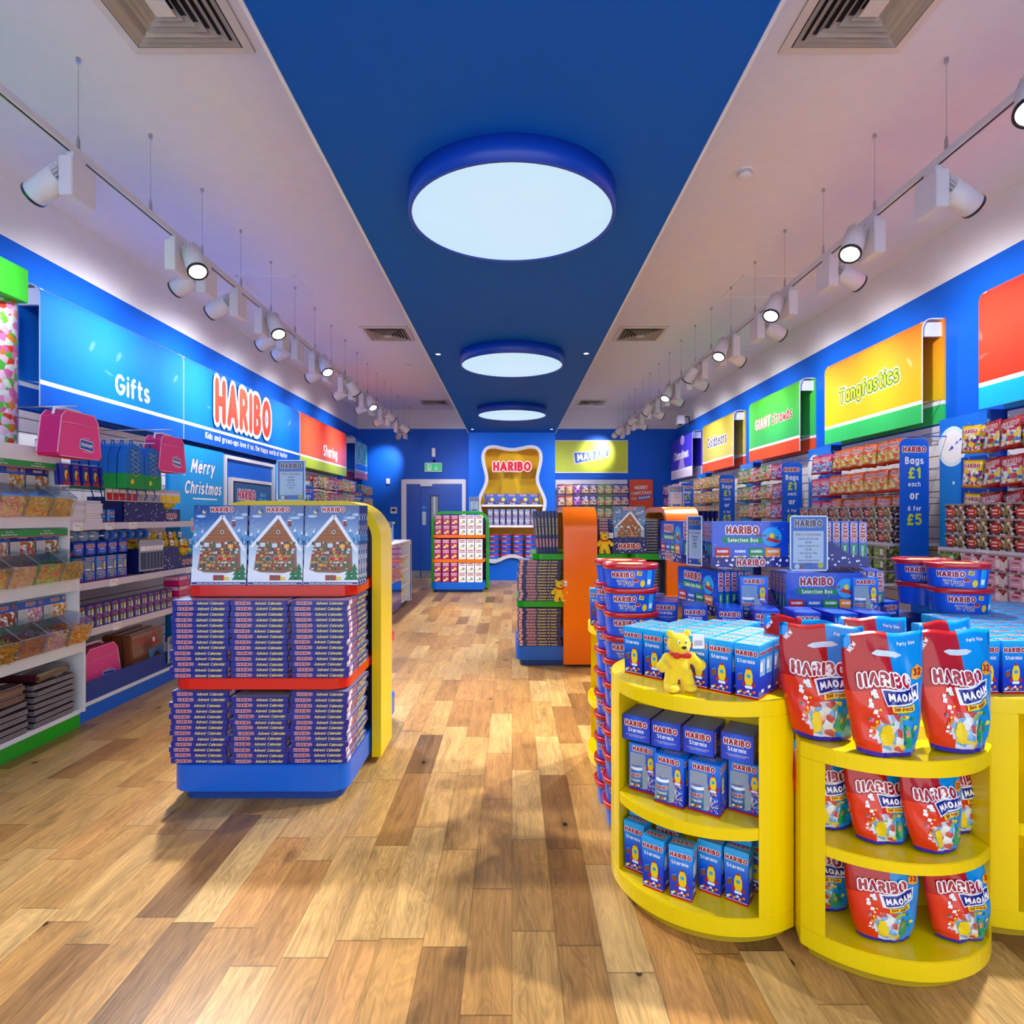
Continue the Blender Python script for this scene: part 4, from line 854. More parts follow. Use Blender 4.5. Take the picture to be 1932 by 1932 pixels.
# clear stacking boxes of sweets
def cbox(key, lab, pal):
    mb = MB(); cm = candy('boxed '+key, pal, 42); fl = M('box plastic grey', '#a8a3a8', .2, coat=.6)
    mb.frus(.088, .055, .095, .06, 0, .093, cm); F = lambda a, b, k=0: (a, -.055-.005*b/.093-k, b)
    if lab == 'red':
        mb.disc(-.045, .045, .048, F, M('oval label red', '#c4141c', .3, coat=.4), .001, 18, .03); mb.logo('HARIBO', -.05, .055, .05, F, wht, None, .002); mb.rect(-.07, -.03, .03, .038, F, wht, .002); mb.poly([(-.015, .05), (-.01, .06), (-.004, .05), (-.006, .034), (-.014, .034)], F, yel, .002)
    else:
        c = M('box label '+lab, {'green': '#5fb23a', 'pink': '#e6a8d2'}[lab], .35); mb.rect(-.09, .045, .012, .08, F, c, .001); mb.logo('HARIBO', -.04, .058, .06, F, dred, wht, .0016); mb.rect(.005, .04, .02, .07, F, wht, .0016); mb.rect(-.07, -.01, .03, .036, F, wht, .0016)
    lid = MB().box(-.1, .1, -.065, .065, .093, .104, fl)
    return ('sweet_box', 'sweet box', mb.mesh('clear_box'), [('lid', lid.mesh('box_lid', .003), 'clear lid')])
P_CB = {'red': cbox('mix', 'red', ['#3a2a2a', '#ded8d0', '#6f7f4a', '#b0543a', '#f0ece6', '#4c3a34', '#9a8a5a', '#7a4a5a']), 'green': cbox('g', 'green', ['#5a5f3a', '#8aa04a', '#3f4430', '#a8b070']), 'pink': cbox('p', 'pink', ['#e8e0e4', '#8a2a3a', '#b04a5a', '#f4eef0', '#6a2230'])}
# selection box
sbm = M('selection blue', '#0f4cc4', .25, coat=.5)
def selbox():
    mb = MB(); a, d, h = .175, .0165, .205; mb.box(-a, a, -d, d, 0, h, sbm); F = FR(d)
    mb.disc(.1, .135, .045, F, sky, .0006, 18); mb.logo('HARIBO', -.035, .166, .15, F, dred, wht, .001)
    mb.poly([(-.125, .135), (.055, .13), (.058, .105), (-.12, .107)], F, grn, .0012); mb.text('Selection Box', -.033, .12, F, wht, w=.14, bold=.03, off=.0018)
    mb.poly([(.07, .12), (.13, .105), (.14, .12), (.12, .123), (.085, .135)], F, red, .0012); mb.disc(.1, .14, .012, F, yel, .0014, 10); mb.rect(.115, .13, .125, .137, F, grn, .0013)
    for i in range(3): mb.poly([(.02+i*.018, .14-i*.002), (.034+i*.018, .15), (.036+i*.018, .135)], F, brn, .0012)
    mb.rect(-a, a, 0, .04, F, wht, .0007)
    for i, (x, m1) in enumerate(((-.125, red), (-.045, mid), (.03, grn), (.105, org))):
        mb.poly([(x-.034, .012), (x+.03, .01), (x+.034, .082), (x-.036, .086)], F, m1, .0012+i*1e-4); mb.logo('HARIBO', x, .068, .05, F, wht, None, .0018); mb.rect(x-.03, x+.028, .018, .048, F, candy('tiny pack sweets', PAL_MIX, 90), .0018)
    for i in range(14): mb.disc(-.16+((i*53) % 32)*.01, .1+((i*29) % 10)*.01, .002, F, wht, .0008, 6)
    for G in (SD(a, h/2), SL(a, h/2)):
        q = (lambda GG: (lambda u, v, k=0: GG(v, -u, k)))(G)
        mb.logo('HARIBO', -.052, 0, .085, q, dred, wht, .0006, h=.024); mb.rect(.0, .095, -.011, .011, q, grn, .0008); mb.text('Selection Box', .048, 0, q, wht, w=.08, bold=.02, off=.0016)
    return mb.mesh('selection_box', .0015)
P_SEL = ('selection_box', 'selection box', selbox(), [])
nd = M('tray navy', '#161f78', .4, coat=.2)
def dots(mb, F, x0, x1, y0, y1, n, r=.004, seed=1, off=.0012):
    rn = random.Random(seed)
    for _ in range(n): mb.disc(rn.uniform(x0, x1), rn.uniform(y0, y1), r*rn.uniform(.5, 1.2), F, wht, off, 8)
def tray():
    """card tray: low front with lettering, sides sloping up to the back"""
    mb = MB(); a, d, t = .18, .10, .004
    mb.box(-a, a, -d, d, 0, t, nd); mb.box(-a, a, -d-t, -d, 0, .045, nd); mb.box(-a, a, d, d+t, 0, .12, nd)
    for sg in (-1, 1):
        x0, x1 = (sg*a, sg*(a+t)) if sg > 0 else (sg*(a+t), sg*a)
        P = [(-d-t, 0), (d+t, 0), (d+t, .12), (d*.5, .115), (-d*.2, .06), (-d-t, .045)]
        V = [(x0, y, z) for y, z in P]+[(x1, y, z) for y, z in P]; n = len(P)
        mb.add(V, [tuple(range(n)), tuple(range(2*n-1, n-1, -1))]+[(i, n+i, n+(i+1) % n, (i+1) % n) for i in range(n)], nd)
        dots(mb, SD(a+t) if sg > 0 else SL(a+t), -.09, .09, .008, .055, 16, .005, 3)
    F = FR(d+t, 0); dots(mb, F, -.17, -.075, .006, .04, 9, .006, 4); dots(mb, F, .075, .17, .006, .04, 9, .006, 5); mb.logo('HARIBO', 0, .022, .13, F, dred, wht, .001)
    return mb.mesh('display_tray')
P_TRAY = ('display_tray', 'display tray', tray(), [])
# acrylic price stand
def price_stand(w_, h_, lines, title='Merry Christmas', depth=.03):
    card = MB(); card.box(-w_/2+.006, w_/2-.006, -.002, .0, .008, h_-.006, M('card blue', '#1f6fd0', .35)); F = plane((0, -.002, h_/2), (1, 0, 0), (0, 0, 1), (0, -1, 0))
    card.logo('HARIBO', 0, h_*.36, w_*.72, F, M('logo plum', '#7a2340', .4), wht, .0006); card.rect(-w_*.4, w_*.4, -h_*.36, h_*.22, F, M('card white', '#e6ebf6', .4), .0008)
    card.text(title, 0, h_*.16, F, pinkred, w=w_*.7, h=h_*.045, bold=.01)
    for i, l in enumerate(lines): card.text(l, 0, h_*(.08-.065*i), F, M('indigo letters'), w=w_*.6, h=h_*(.034 if len(l) < 9 else .026), bold=.02)
    card.disc(-w_*.3, -h_*.42, w_*.07, F, wht, .001, 8); card.disc(-w_*.18, -h_*.43, w_*.05, F, red, .0012, 8); card.disc(w_*.32, -h_*.4, w_*.08, F, yel, .0012, 10)
    hold = MB().box(-w_/2, w_/2, -.006, -.004, 0, h_, acr).box(-w_/2, w_/2, .002, .004, 0, h_, acr).box(-w_/2, w_/2, -depth, depth, 0, .003, acr)
    for a, b, c, d in ((-w_/2, -w_/2+.005, 0, h_), (w_/2-.005, w_/2, 0, h_), (-w_/2, w_/2, h_-.005, h_), (-w_/2, w_/2, 0, .006)): hold.box(a, b, -.0075, -.004, c, d, M('stand edge', '#cfdcec', .15, coat=.6))
    return ('price_stand', 'price sign', hold.mesh('stand'), [('card', card.mesh('card'), 'blue and white price card')])

# plain yellow plush teddy: one continuous body
def remeshed(balls, vox, mat, name, sm=6):
    mb = MB()
    for c, r_ in balls: mb.ell(c, r_ if isinstance(r_, tuple) else (r_,)*3, mat, 16, 10)
    me = mb.mesh(name); o = bpy.data.objects.new(name, me); COL.objects.link(o)
    m = o.modifiers.new('r', 'REMESH'); m.mode = 'VOXEL'; m.voxel_size = vox; m.use_smooth_shade = True
    m2 = o.modifiers.new('s', 'SMOOTH'); m2.iterations = sm; m2.factor = .5
    out = bpy.data.meshes.new_from_object(o.evaluated_get(bpy.context.evaluated_depsgraph_get())); bpy.data.objects.remove(o)
    out.name = name; out.materials.clear(); out.materials.append(mat)
    for p in out.polygons: p.material_index = 0
    return out
def plush_mat():
    m = M('yellow plush', '#f2d21c', .9, var=.06); nt = m.node_tree
    if 'fuzz' not in nt.nodes:
        n = nt.nodes.new('ShaderNodeTexNoise'); n.name = 'fuzz'; n.inputs['Scale'].default_value = 400; bp = nt.nodes.new('ShaderNodeBump'); bp.inputs['Strength'].default_value = .35; bp.inputs['Distance'].default_value = .002
        tc = [q for q in nt.nodes if q.type == 'TEX_COORD'][0]; nt.links.new(tc.outputs['Object'], n.inputs[0]); nt.links.new(n.outputs[0], bp.inputs['Height']); nt.links.new(bp.outputs[0], nt.nodes['Principled BSDF'].inputs['Normal'])
        nt.nodes['Principled BSDF'].inputs['Sheen Weight'].default_value = .3
    return m
pm_ = plush_mat()
balls = [((0, 0, .080), (.040, .032, .042)), ((0, 0, .105), (.034, .028, .03)), ((0, -.002, .160), (.041, .036, .037)), ((0, -.032, .150), (.022, .018, .017)), ((0, -.02, .143), (.03, .02, .018)),
         ((-.031, 0, .196), (.014, .009, .013)), ((.031, 0, .196), (.014, .009, .013)), ((0, .0, .128), (.026, .022, .02))]
for sg in (-1, 1):
    balls += [((sg*.026, -.002, .050), (.024, .024, .032)), ((sg*.030, -.004, .030), (.024, .025, .028)), ((sg*.031, -.016, .0145), (.026, .034, .0155))]
    balls += [((sg*.044, -.006, .112), (.018, .017, .02)), ((sg*.058, -.014, .100), (.017, .017, .018)), ((sg*.066, -.024, .090), (.021, .020, .021))]
body = remeshed(balls, .0035, pm_, 'teddy_body')
ft = MB(); ft.ell((0, -.050, .157), (.0085, .005, .006), blk); nose = ft.mesh('nose')
ft = MB()
for sg in (-1, 1): ft.ell((sg*.013, -.0345, .173), (.0045, .003, .0066), wht); 
eyes = ft.mesh('eye'); ft = MB(); [ft.ell((sg*.0115, -.0372, .172), (.0022, .0012, .0036), blk, 8, 6) for sg in (-1, 1)]; pup = ft.mesh('pupils')
bow = MB(); rb = M('bow red', '#d01818', .6); bow.ell((0, -.034, .126), (.008, .006, .008), rb)
for sg in (-1, 1): bow.ell((sg*.018, -.033, .126), (.015, .005, .011), rb)
bow.tube([(.031*math.cos(a), .029*math.sin(a), .128) for a in [2*PI*i/16 for i in range(16)]], .0045, rb, 6, True); bow = bow.mesh('bow_tie')
tag_ = MB().box(.034, .074, -.04, -.039, .15, .198, wht).box(.038, .068, -.0405, -.04, .16, .178, M('tag print grey', '#b8bcc8', .5)).tube([(.03, .0, .195), (.04, -.0395, .192)], .0008, wht, 4).mesh('paper_tag')
P_TED = ('plush_bear', 'plush toy', body, [('nose', nose), ('eyes', eyes), ('pupils', pup), ('bow_tie', bow, 'red bow tie'), ('paper_tag', tag_, 'white paper tag')])
P_TED0 = ('plush_bear', 'plush toy', body, [('nose', nose), ('eyes', eyes), ('pupils', pup), ('bow_tie', bow, 'red bow tie')])

# ================================================================ display gondolas with lacquered arches
def gondola(label, cx, cy, rz, W_, arch_m, shelf_m, low_d=.645, up_d=.525, back=(.645, .525), base_h=.185, top=1.484, shelf_z=(.605, 1.045), base_w=None):
    """arch frame in the local xz plane (band .31 deep in y), shelves to the front (-y) and back"""
    t = thing('display_gondola', label, 'display unit', (cx, cy, 0), rz)
    h = W_/2+.01; r_ = .17; th = .052; bd = .155
    def path(o):
        x = h+o; q = r_+o; zt = top-th+o
        P = [(-x, .03)]+[(-x+q-q*math.cos(R(a)), zt-q+q*math.sin(R(a))) for a in range(0, 91, 9)]
        return P+[(-p[0], p[1]) for p in P[::-1]]
    A, B = path(th), path(0); n = len(A); mb = MB()
    V = [(x, -bd, z) for x, z in A]+[(x, -bd, z) for x, z in B]+[(x, bd, z) for x, z in A]+[(x, bd, z) for x, z in B]; F_ = []
    sides = []
    for i in range(n-1): F_ += [(i, n+i, n+i+1, i+1), (2*n+i, 2*n+i+1, 3*n+i+1, 3*n+i)]; sides += [(i, i+1, 2*n+i+1, 2*n+i), (n+i, 3*n+i, 3*n+i+1, n+i+1)]
    F_ += [(0, 2*n, 3*n, n), (n-1, 2*n-1, 4*n-1, 3*n-1)]
    mb.add(V, F_, arch_m); mb.add(V, sides, arch_m, True); mb.build('arch', t)
    w2 = W_/2
    def slab(y0, y1, z0, z1, m, nm, r=.09, inset_=0):
        mb = MB(); a = w2-inset_; front = y0 < y1 <= 0.2
        P = rrect(-a, a, y0, y1, r, 6, (0, 0, 1, 1)) if y0 < -.2 else rrect(-a, a, y0, y1, r, 6, (1, 1, 0, 0))
        mb.prism(P, z0, z1, m); return mb.build(nm, t, bevel=.003)
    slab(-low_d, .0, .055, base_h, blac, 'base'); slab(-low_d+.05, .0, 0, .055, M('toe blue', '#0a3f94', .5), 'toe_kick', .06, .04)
    slab(-low_d+.01, 0, shelf_z[0]-.055, shelf_z[0], shelf_m, 'shelf'); slab(-up_d, 0, shelf_z[1]-.055, shelf_z[1], shelf_m, 'shelf')
    if back:
        slab(.0, back[0], .055, base_h, blac, 'base'); slab(.0, back[0]-.05, 0, .055, MATS['toe blue'], 'toe_kick', .06, .04)
        slab(.0, back[0]-.01, shelf_z[0]-.055, shelf_z[0], shelf_m, 'shelf'); slab(0, back[1], shelf_z[1]-.055, shelf_z[1], shelf_m, 'shelf')
    MB().box(-w2, w2, -.012, .012, .06, top-.12, M('spine panel', '#1b2a58', .5)).build('centre_panel', t)
    return t
GX, GY = -1.2375, 3.605
gondola('display unit with glossy yellow arch and red shelves on the left', GX, GY, 0, .865, ylac, rlac)
slots = [('left', -1.53), ('middle', -1.237), ('right', -.945)]
rn = random.Random(4)
for nm, x in slots:
    for k in range(14):
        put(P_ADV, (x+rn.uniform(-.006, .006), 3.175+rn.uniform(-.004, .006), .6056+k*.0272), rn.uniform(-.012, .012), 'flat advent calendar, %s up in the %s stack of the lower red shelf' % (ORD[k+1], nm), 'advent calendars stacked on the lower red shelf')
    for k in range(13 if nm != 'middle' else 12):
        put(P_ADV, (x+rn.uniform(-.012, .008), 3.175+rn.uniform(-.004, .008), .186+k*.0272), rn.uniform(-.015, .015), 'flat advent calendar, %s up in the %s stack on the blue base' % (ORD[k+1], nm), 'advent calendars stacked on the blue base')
for nm, x in (('left', -1.50), ('middle', -1.212), ('right', -.927)):
    for k in range(4):
        put(P_ADVS, (x+k*.004, 3.12+k*.036, 1.046), rn.uniform(-.01, .01), 'upright advent calendar with snowy house, %s group, %s from the front' % (nm, ORD[k+1]), 'advent calendars standing on the upper red shelf', rx=-.06)
put(price_stand(.165, .235, ['Advent', 'Calendar', 'RRP £6.00', 'OUTLET PRICE', '£3.50']), (-1.27, 3.50, 1.485), 0, 'blue price stand reading Merry Christmas Advent Calendar on the yellow arch')
# cartons on the far side of that unit
for k in range(5):
    mb = MB().box(-.08, .08, -.06, .06, 0, .3, M('teal film', '#0b5a78', .2, coat=.8)); mb.build('sweet_carton', label='dark teal wrapped carton behind the yellow arch, %s from the left' % ORD[k+1], cat='carton', group='teal cartons behind the yellow arch', loc=(-1.58+k*.175, 3.85, 1.046))

# orange arched units in the middle
gondola('display unit with broad orange arch and green shelves, nearer the aisle', .63, 6.09, -PI/2, .865, olac, glac, .595, .44, (.474, .473))
gondola('display unit with broad orange arch and green shelves, right of the other', 1.58, 6.09, -PI/2, .865, olac, glac, .474, .473, (.595, .44))
rn = random.Random(8)
G1 = 'French advent calendars on the orange arch unit'
for k in range(14): put(P_CAL, (.262+rn.uniform(-.014, .004), 5.81+rn.uniform(-.004, .006), .6056+k*.0272), -PI/2+rn.uniform(-.02, .02), 'Calendrier advent box, %s up in the stack on the green shelf by the aisle' % ORD[k+1], G1)
for k in range(13): put(P_CAL, (.256+rn.uniform(-.008, .006), 5.81+rn.uniform(-.004, .006), .186+k*.0272), -PI/2+rn.uniform(-.02, .02), 'Calendrier advent box, %s up in the bottom stack by the aisle' % ORD[k+1], G1)
for k in range(7): put(P_CALS, (.245+k*.030, 5.86, 1.046), 0, 'upright Calendrier advent box left of the orange arch, %s from the left' % ORD[k+1], G1, ry=-.09+k*.012)
for x, nm in ((.955, 'left'), (1.27, 'right')):
    for k in range(12): put(P_CAL, (x if nm == 'left' else 1.265, 5.95+(.0 if nm == 'left' else .02), 1.046+k*.0272), rn.uniform(-.02, .02) + (0 if nm == 'left' else 0), 'indigo advent box between the orange arches, %s up in the %s stack' % (ORD[k+1], nm), 'advent boxes between the orange arches', scale=None)
    for k in range(13): put(P_CAL, (.955 if nm == 'left' else 1.26, 5.93, .6056+k*.0272), rn.uniform(-.02, .02), 'indigo advent box on the lower green shelf, %s up in the %s stack' % (ORD[k+1], nm), 'advent boxes on the lower green shelf')
# starry display case with a calendar in it
t = thing('display_case', 'navy starry display case holding a snowy house calendar between the orange arches', 'display case', (1.095, 5.69, 1.046))
mb = MB(); mb.box(-.16, .16, -.02, .02, 0, .15, nd); mb.box(-.16, -.145, -.02, .02, .15, .27, nd).box(.145, .16, -.02, .02, .15, .27, nd); F = FR(.02); dots(mb, F, -.15, .15, .01, .14, 30, .005, 8, .0008); mb.logo('HARIBO', 0, .07, .2, F, dred, wht, .002); mb.build('front_panel', t)
mb = MB(); mb.box(-.15, .15, .0, .018, .15, .44, skyg); scene_print(mb, plane((0, 0, .06), (1, 0, 0), (0, 0, 1), (0, -1, 0)), .29, .38); mb.build('picture_board', t)
put(P_TED, (.44, 5.625, .606), .15, 'yellow plush bear before the calendar stack beside the orange arch', 'plush bears on the orange arch units', scale=.98)
put(P_TED, (.86, 5.66, 1.046), .1, 'yellow plush bear peeking out right of the nearer orange arch', 'plush bears on the orange arch units', scale=.98)
# spines of the calendars left over on top right
for k in range(5): put(P_CALS, (1.765+k*.045, 6.0, 1.046), .25, 'upright blue advent box right of the far orange arch, %s from the left' % ORD[k+1], 'advent boxes right of the far orange arch')
put(price_stand(.15, .21, ['please note', 'stocks may vary', 'while stocks last'], 'Thank you'), (1.62, 6.0, 1.485), 0, 'price stand with navy card on top of the right orange arch')

# green arched unit at the back
gondola('display unit with green arch and orange shelves near the back door', -.983, 11.66, 0, .965, glac, olac, .6, .47)
def sbox(name, m1, m2):
    mb = MB(); mb.frus(.066, .035, .068, .036, 0, .18, m1); F = FR(.0362); mb.logo('HARIBO', 0, .155, .105, F, m2, None, .0006); mb.rect(-.05, .05, .118, .13, F, m2, .0006); mb.disc(.02, .06, .028, F, yel if m1 is not wht else grey, .0008, 8); mb.rect(-.04, -.005, .02, .05, F, wht if m1 is not wht else yel, .0008); return ('sweet_box', 'sweet box', mb.mesh(name, .002), [])
B1 = sbox('plum_box', M('plum print', '#a81c64', .35, coat=.3), M('pale rose', '#f3d9e2', .4)); B2 = sbox('white_box', wht, dred)
for si, (z, d, sn) in enumerate(((1.046, .42, 'top shelf'), (.606, .54, 'middle shelf'), (.186, .54, 'blue base'))):
    for r_ in range(2):
        for k in range(6):
            put(B1 if k < 3 else B2, (-.983+(k-2.5)*.15, 11.66-d+.0, z+r_*.183), 0, '%s sweet box, %s from left in the %s row on the %s' % ('plum' if k < 3 else 'white', ORD[k+1], ('lower', 'upper')[r_], sn), 'sweet boxes on the green arch unit', rx=-.04 if r_ else 0)
put(price_stand(.19, .27, ['Ginger Bears', '£2.00', 'Dots', '£2.00']), (-.72, 11.6, 1.485), 0, 'price stand on the right of the green arch')

# niche stock
nz0, nz1 = nz; nb = 1.4-(1056-973)*SC
mb = MB(); mb.box(-.115, .115, -.05, .05, 0, .235, sbm); F = FR(.05); mb.logo('HARIBO', 0, .2, .14, F, dred, wht, .0008); mb.disc(.05, .11, .04, F, yel, .001, 10); mb.disc(-.03, .08, .045, F, brn, .001, 10, .03); mb.rect(-.115, .115, 0, .05, F, nd, .001); mb.logo('HARIBO', 0, .025, .09, F, dred, wht, .0016); dots(mb, F, -.11, .11, .005, .045, 14, .006, 6, .0013)
B3 = ('sweet_box', 'sweet box', mb.mesh('boxed_gift', .002), [])
for k in range(5): put(B3, ((k-2)*.24, YC+.08, nz0), 0, 'blue gift box, %s from the left on the top niche shelf' % ORD[k+1], 'gift boxes on the top niche shelf')
hw1 = inner_half(nz1+.1)-.06; n1 = 8
for r_ in range(2):
    for k in range(n1): put(P_MUG, (-hw1+.055+(2*hw1-.11)*k/(n1-1), YC+.08, nz1+r_*.174), 0, 'window gift box, %s from left in the %s row of the niche' % (ORD[k+1], ('lower', 'upper')[r_]), 'window gift boxes in the niche')
for r_ in range(5):
    for k in range(4): put(P_TUBS, ((k-1.5)*.262, YC+.14, nb+.01+r_*.1075), 0, 'small red lidded tub in the niche, column %s from left, %s up' % (ORD[k+1], ORD[r_+1]), 'red lidded tubs in the niche')
mb = MB().box(-.54, .54, .01, .37, nb-.015, nb+.008, whl); mb.build('shelf', niche)

# till counter
t = thing('till_counter', 'glossy blue till counter with red lettering and white side shelves', 'counter', (-1.69, 8.3, 0))
cb = M('counter blue', '#0d5fd8', .12, coat=.9); mb = MB()
P = [(0, .02), (.98, .02), (.98, .82), (.93, .92), (.83, .97), (0, .97)]
mb.add([(0, y, z) for y, z in P]+[(-.03, y, z) for y, z in P], [tuple(range(6)), tuple(range(11, 5, -1))]+[(i, 6+i, 6+(i+1) % 6, (i+1) % 6) for i in range(6)], cb)
F = plane((0, .58, .55), (0, 1, 0), (0, 0, 1), (1, 0, 0)); mb.logo('HARIBO', 0, 0, .72, F, red, wht, .004); mb.build('front_panel', t)
mb = MB(); mb.box(-.62, -.03, 0, .98, .02, .93, white); mb.box(-.62, -.01, .98, 1.0, .02, .96, white); mb.build('body', t)
MB().box(-.68, -.0, -.02, 1.9, .97, 1.0, whl).build('worktop', t, bevel=.01)
for z in (.08, .32, .56, .78): MB().box(-.3, -.01, 1.0, 1.72, z-.035, z, whl).build('shelf', t)
MB().box(-.32, -.3, 1.0, 1.72, .02, .96, M('cream panel', '#d9d2bf', .5)).build('back_panel', t)
mb = MB().box(-.62, 0, 1.72, 1.92, .0, .97, whl).box(0, .002, 1.78, 1.86, .02, .93, mid); mb.build('end_panel', t)
k = 0
for z in (.56, .32, .08):
    for y in (9.42, 9.62, 9.82): k += 1; put(P_TED0, (-1.80, y, z+.002), PI/2, 'small yellow plush bear in the till counter shelves, %s counted from the top' % ORD[k], 'plush bears in the till counter shelves', scale=.8)
put(price_stand(.2, .3, ['at the till', 'please pay here'], 'Gift Cards'), (-1.9, 9.3, 1.001), .9, 'narrow price stand on the till counter')

# ================================================================ yellow petal counters on the right
CEN = {'A': (.745, 2.32), 'B': (1.22, 2.13), 'C': (1.72, 2.35), 'D': (.80, 3.42)}
FAC = {'A': 236, 'B': 269, 'C': 303, 'D': 196}
def circ(c, r, n=72): return [(c[0]+r*math.cos(2*PI*i/n), c[1]+r*math.sin(2*PI*i/n)) for i in range(n)]
def halfplane(p, q, inside):
    """line through p,q; returns (n, d) keeping the side of `inside`"""
    t = Vector((q[0]-p[0], q[1]-p[1])).normalized(); n = (-t.y, t.x); d = p[0]*n[0]+p[1]*n[1]
    if inside[0]*n[0]+inside[1]*n[1] > d: n, d = (-n[0], -n[1]), -d
    return n, d
JAB = ((.937, 2.02), (1.02, 2.35)); JBC = ((1.508, 1.88), (1.42, 2.35))
def petal(key, label, zt, r=.362, shelf=((.35, .39),), w_=.242, d0=.10, cuts=()):
    c = CEN[key]; a = R(FAC[key]); d = (math.cos(a), math.sin(a)); l = (-math.sin(a), math.cos(a))
    foot = circ(c, r); foot = clip(foot, (-d[0], -d[1]), -(c[0]*d[0]+c[1]*d[1])+.12)
    for p, q in cuts: n, dd = halfplane(p, q, c); foot = clip(foot, n, dd-.002)
    t = thing('curved_counter', label, 'counter', (0, 0, 0))
    P = lambda foot, z0, z1, nm, m=ylac, mb=None: MB().prism(foot, z0, z1, m).build(nm, t, bevel=.0025)
    toe = circ(c, r-.035); toe = clip(toe, (-d[0], -d[1]), -(c[0]*d[0]+c[1]*d[1])+.12)
    for p, q in cuts: n, dd = halfplane(p, q, c); toe = clip(toe, n, dd-.03)
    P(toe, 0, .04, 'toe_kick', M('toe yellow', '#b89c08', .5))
    dc = c[0]*d[0]+c[1]*d[1]; lc = c[0]*l[0]+c[1]*l[1]
    P(foot, .04, .10, 'bottom_panel'); P(foot, zt-.05, zt, 'top')
    core = clip(foot, d, dc+d0); P(core, .10, zt-.05, 'body')
    fr = clip(foot, (-d[0], -d[1]), -(dc+d0+.0005))
    for sg in (-1, 1):
        side = clip(fr, (-sg*l[0], -sg*l[1]), -(sg*lc+w_)); 
        if len(side) > 2: P(side, .10, zt-.05, 'side_panel')
    opn = clip(clip(fr, l, lc+w_-.0005), (-l[0], -l[1]), -(lc-w_+.0005))
    for z0, z1 in shelf: P(opn, z0, z1, 'shelf')
    return t
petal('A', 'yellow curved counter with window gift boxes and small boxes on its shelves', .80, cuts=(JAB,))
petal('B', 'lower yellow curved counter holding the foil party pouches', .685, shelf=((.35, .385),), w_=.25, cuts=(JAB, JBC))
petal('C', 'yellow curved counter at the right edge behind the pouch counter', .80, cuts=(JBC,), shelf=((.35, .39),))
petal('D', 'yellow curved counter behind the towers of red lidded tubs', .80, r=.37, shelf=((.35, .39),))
t = thing('round_table', 'low yellow round table in the middle of the curved counters', 'table', (0, 0, 0))
cen = circ((1.5, 3.25), .82, 80)
for k in 'ABCD':
    c = CEN[k]; dd = Vector((c[0]-1.5, c[1]-3.25)); L = dd.length; dd.normalize(); a = R(FAC[k]); d = (math.cos(a), math.sin(a)); cen = clip(cen, d, c[0]*d[0]+c[1]*d[1]-.125)
MB().prism(cen, .04, .80, ylac).build('body', t, bevel=.0025)

def fwd(deg): return (math.cos(R(deg)), math.sin(R(deg)))
# boxes on counter A: rows seen across the corner
rn = random.Random(12)
yaw = R(226)+PI/2; u = (math.cos(yaw), math.sin(yaw)); v = (-math.sin(yaw), math.cos(yaw))   # u across, v to the back
GA = 'small blue sweet boxes standing on the left yellow counter'
o = (.764, 1.993); rows = [0, 0, 0, 0, 0, 0, 0, 0, 0]
starts = {0: [0, -1.35, -2.6, -4.1, -5.3]}
cnt = 0
for r_ in range(8):
    for k in range(-6, 6):
        x = o[0]+u[0]*(k*.0865)+v[0]*(.036+r_*.066); y = o[1]+u[1]*(k*.0865)+v[1]*(.036+r_*.066)
        # front faces stagger back from the curved rim
        dA = math.hypot(x-.745, y-2.32); dirok = dA < .318 or (y > 2.32 and x > .5)
        if not dirok or x > .952-(.0) or y > 2.66 or x < .47: continue
        if y > 2.46 and (x-1.5)**2+(y-3.25)**2 > .9**2: continue
        if math.hypot(x-.575, y-2.105) < .085: continue      # the plush bear's place
        if x > 1.0: continue
        cnt += 1
        put(P_STAR, (x+rn.uniform(-.002, .002), y+rn.uniform(-.002, .002), .8005), yaw+rn.uniform(-.03, .03), 'small rocket box on left counter, row %s from front, %s from left' % (ORD[r_+1], ORD[k+7]), GA)
put(P_TED, (.572, 2.088, .8005), .12, 'big yellow plush bear with white tag standing on the left yellow counter', scale=1.0)
# counter A middle shelf
yawA = R(236)+PI/2; uA = (math.cos(yawA), math.sin(yawA)); dA_ = fwd(236)
def onA(a, b): return (.745+uA[0]*a+dA_[0]*b, 2.32+uA[1]*a+dA_[1]*b)
for k, (a, b) in enumerate(((-.165, .19), (-.05, .235), (.068, .225))):
    x, y = onA(a, b); put(P_MUG, (x, y, .391), yawA-.03, 'blue window gift box with mug, %s from the left on the upper counter shelf' % ORD[k+1], 'window gift boxes on the upper counter shelf')
x, y = onA(.182, .15); put(P_MUG, (x, y, .391), yawA, 'blue window gift box with mug, set back at the right of the counter shelf', 'window gift boxes on the upper counter shelf')
for k, (a, b) in enumerate(((-.178, .235), (-.062, .235), (.054, .235), (.178, .20))):
    x, y = onA(a, b-.0); put(P_MUG, (x-dA_[0]*.0, y-dA_[1]*.0, .5645+.045), yawA+(.0), 'blue gift box lying on the window boxes, %s from the left' % ORD[k+1], 'gift boxes lying on the window boxes', rx=PI/2) if False else None
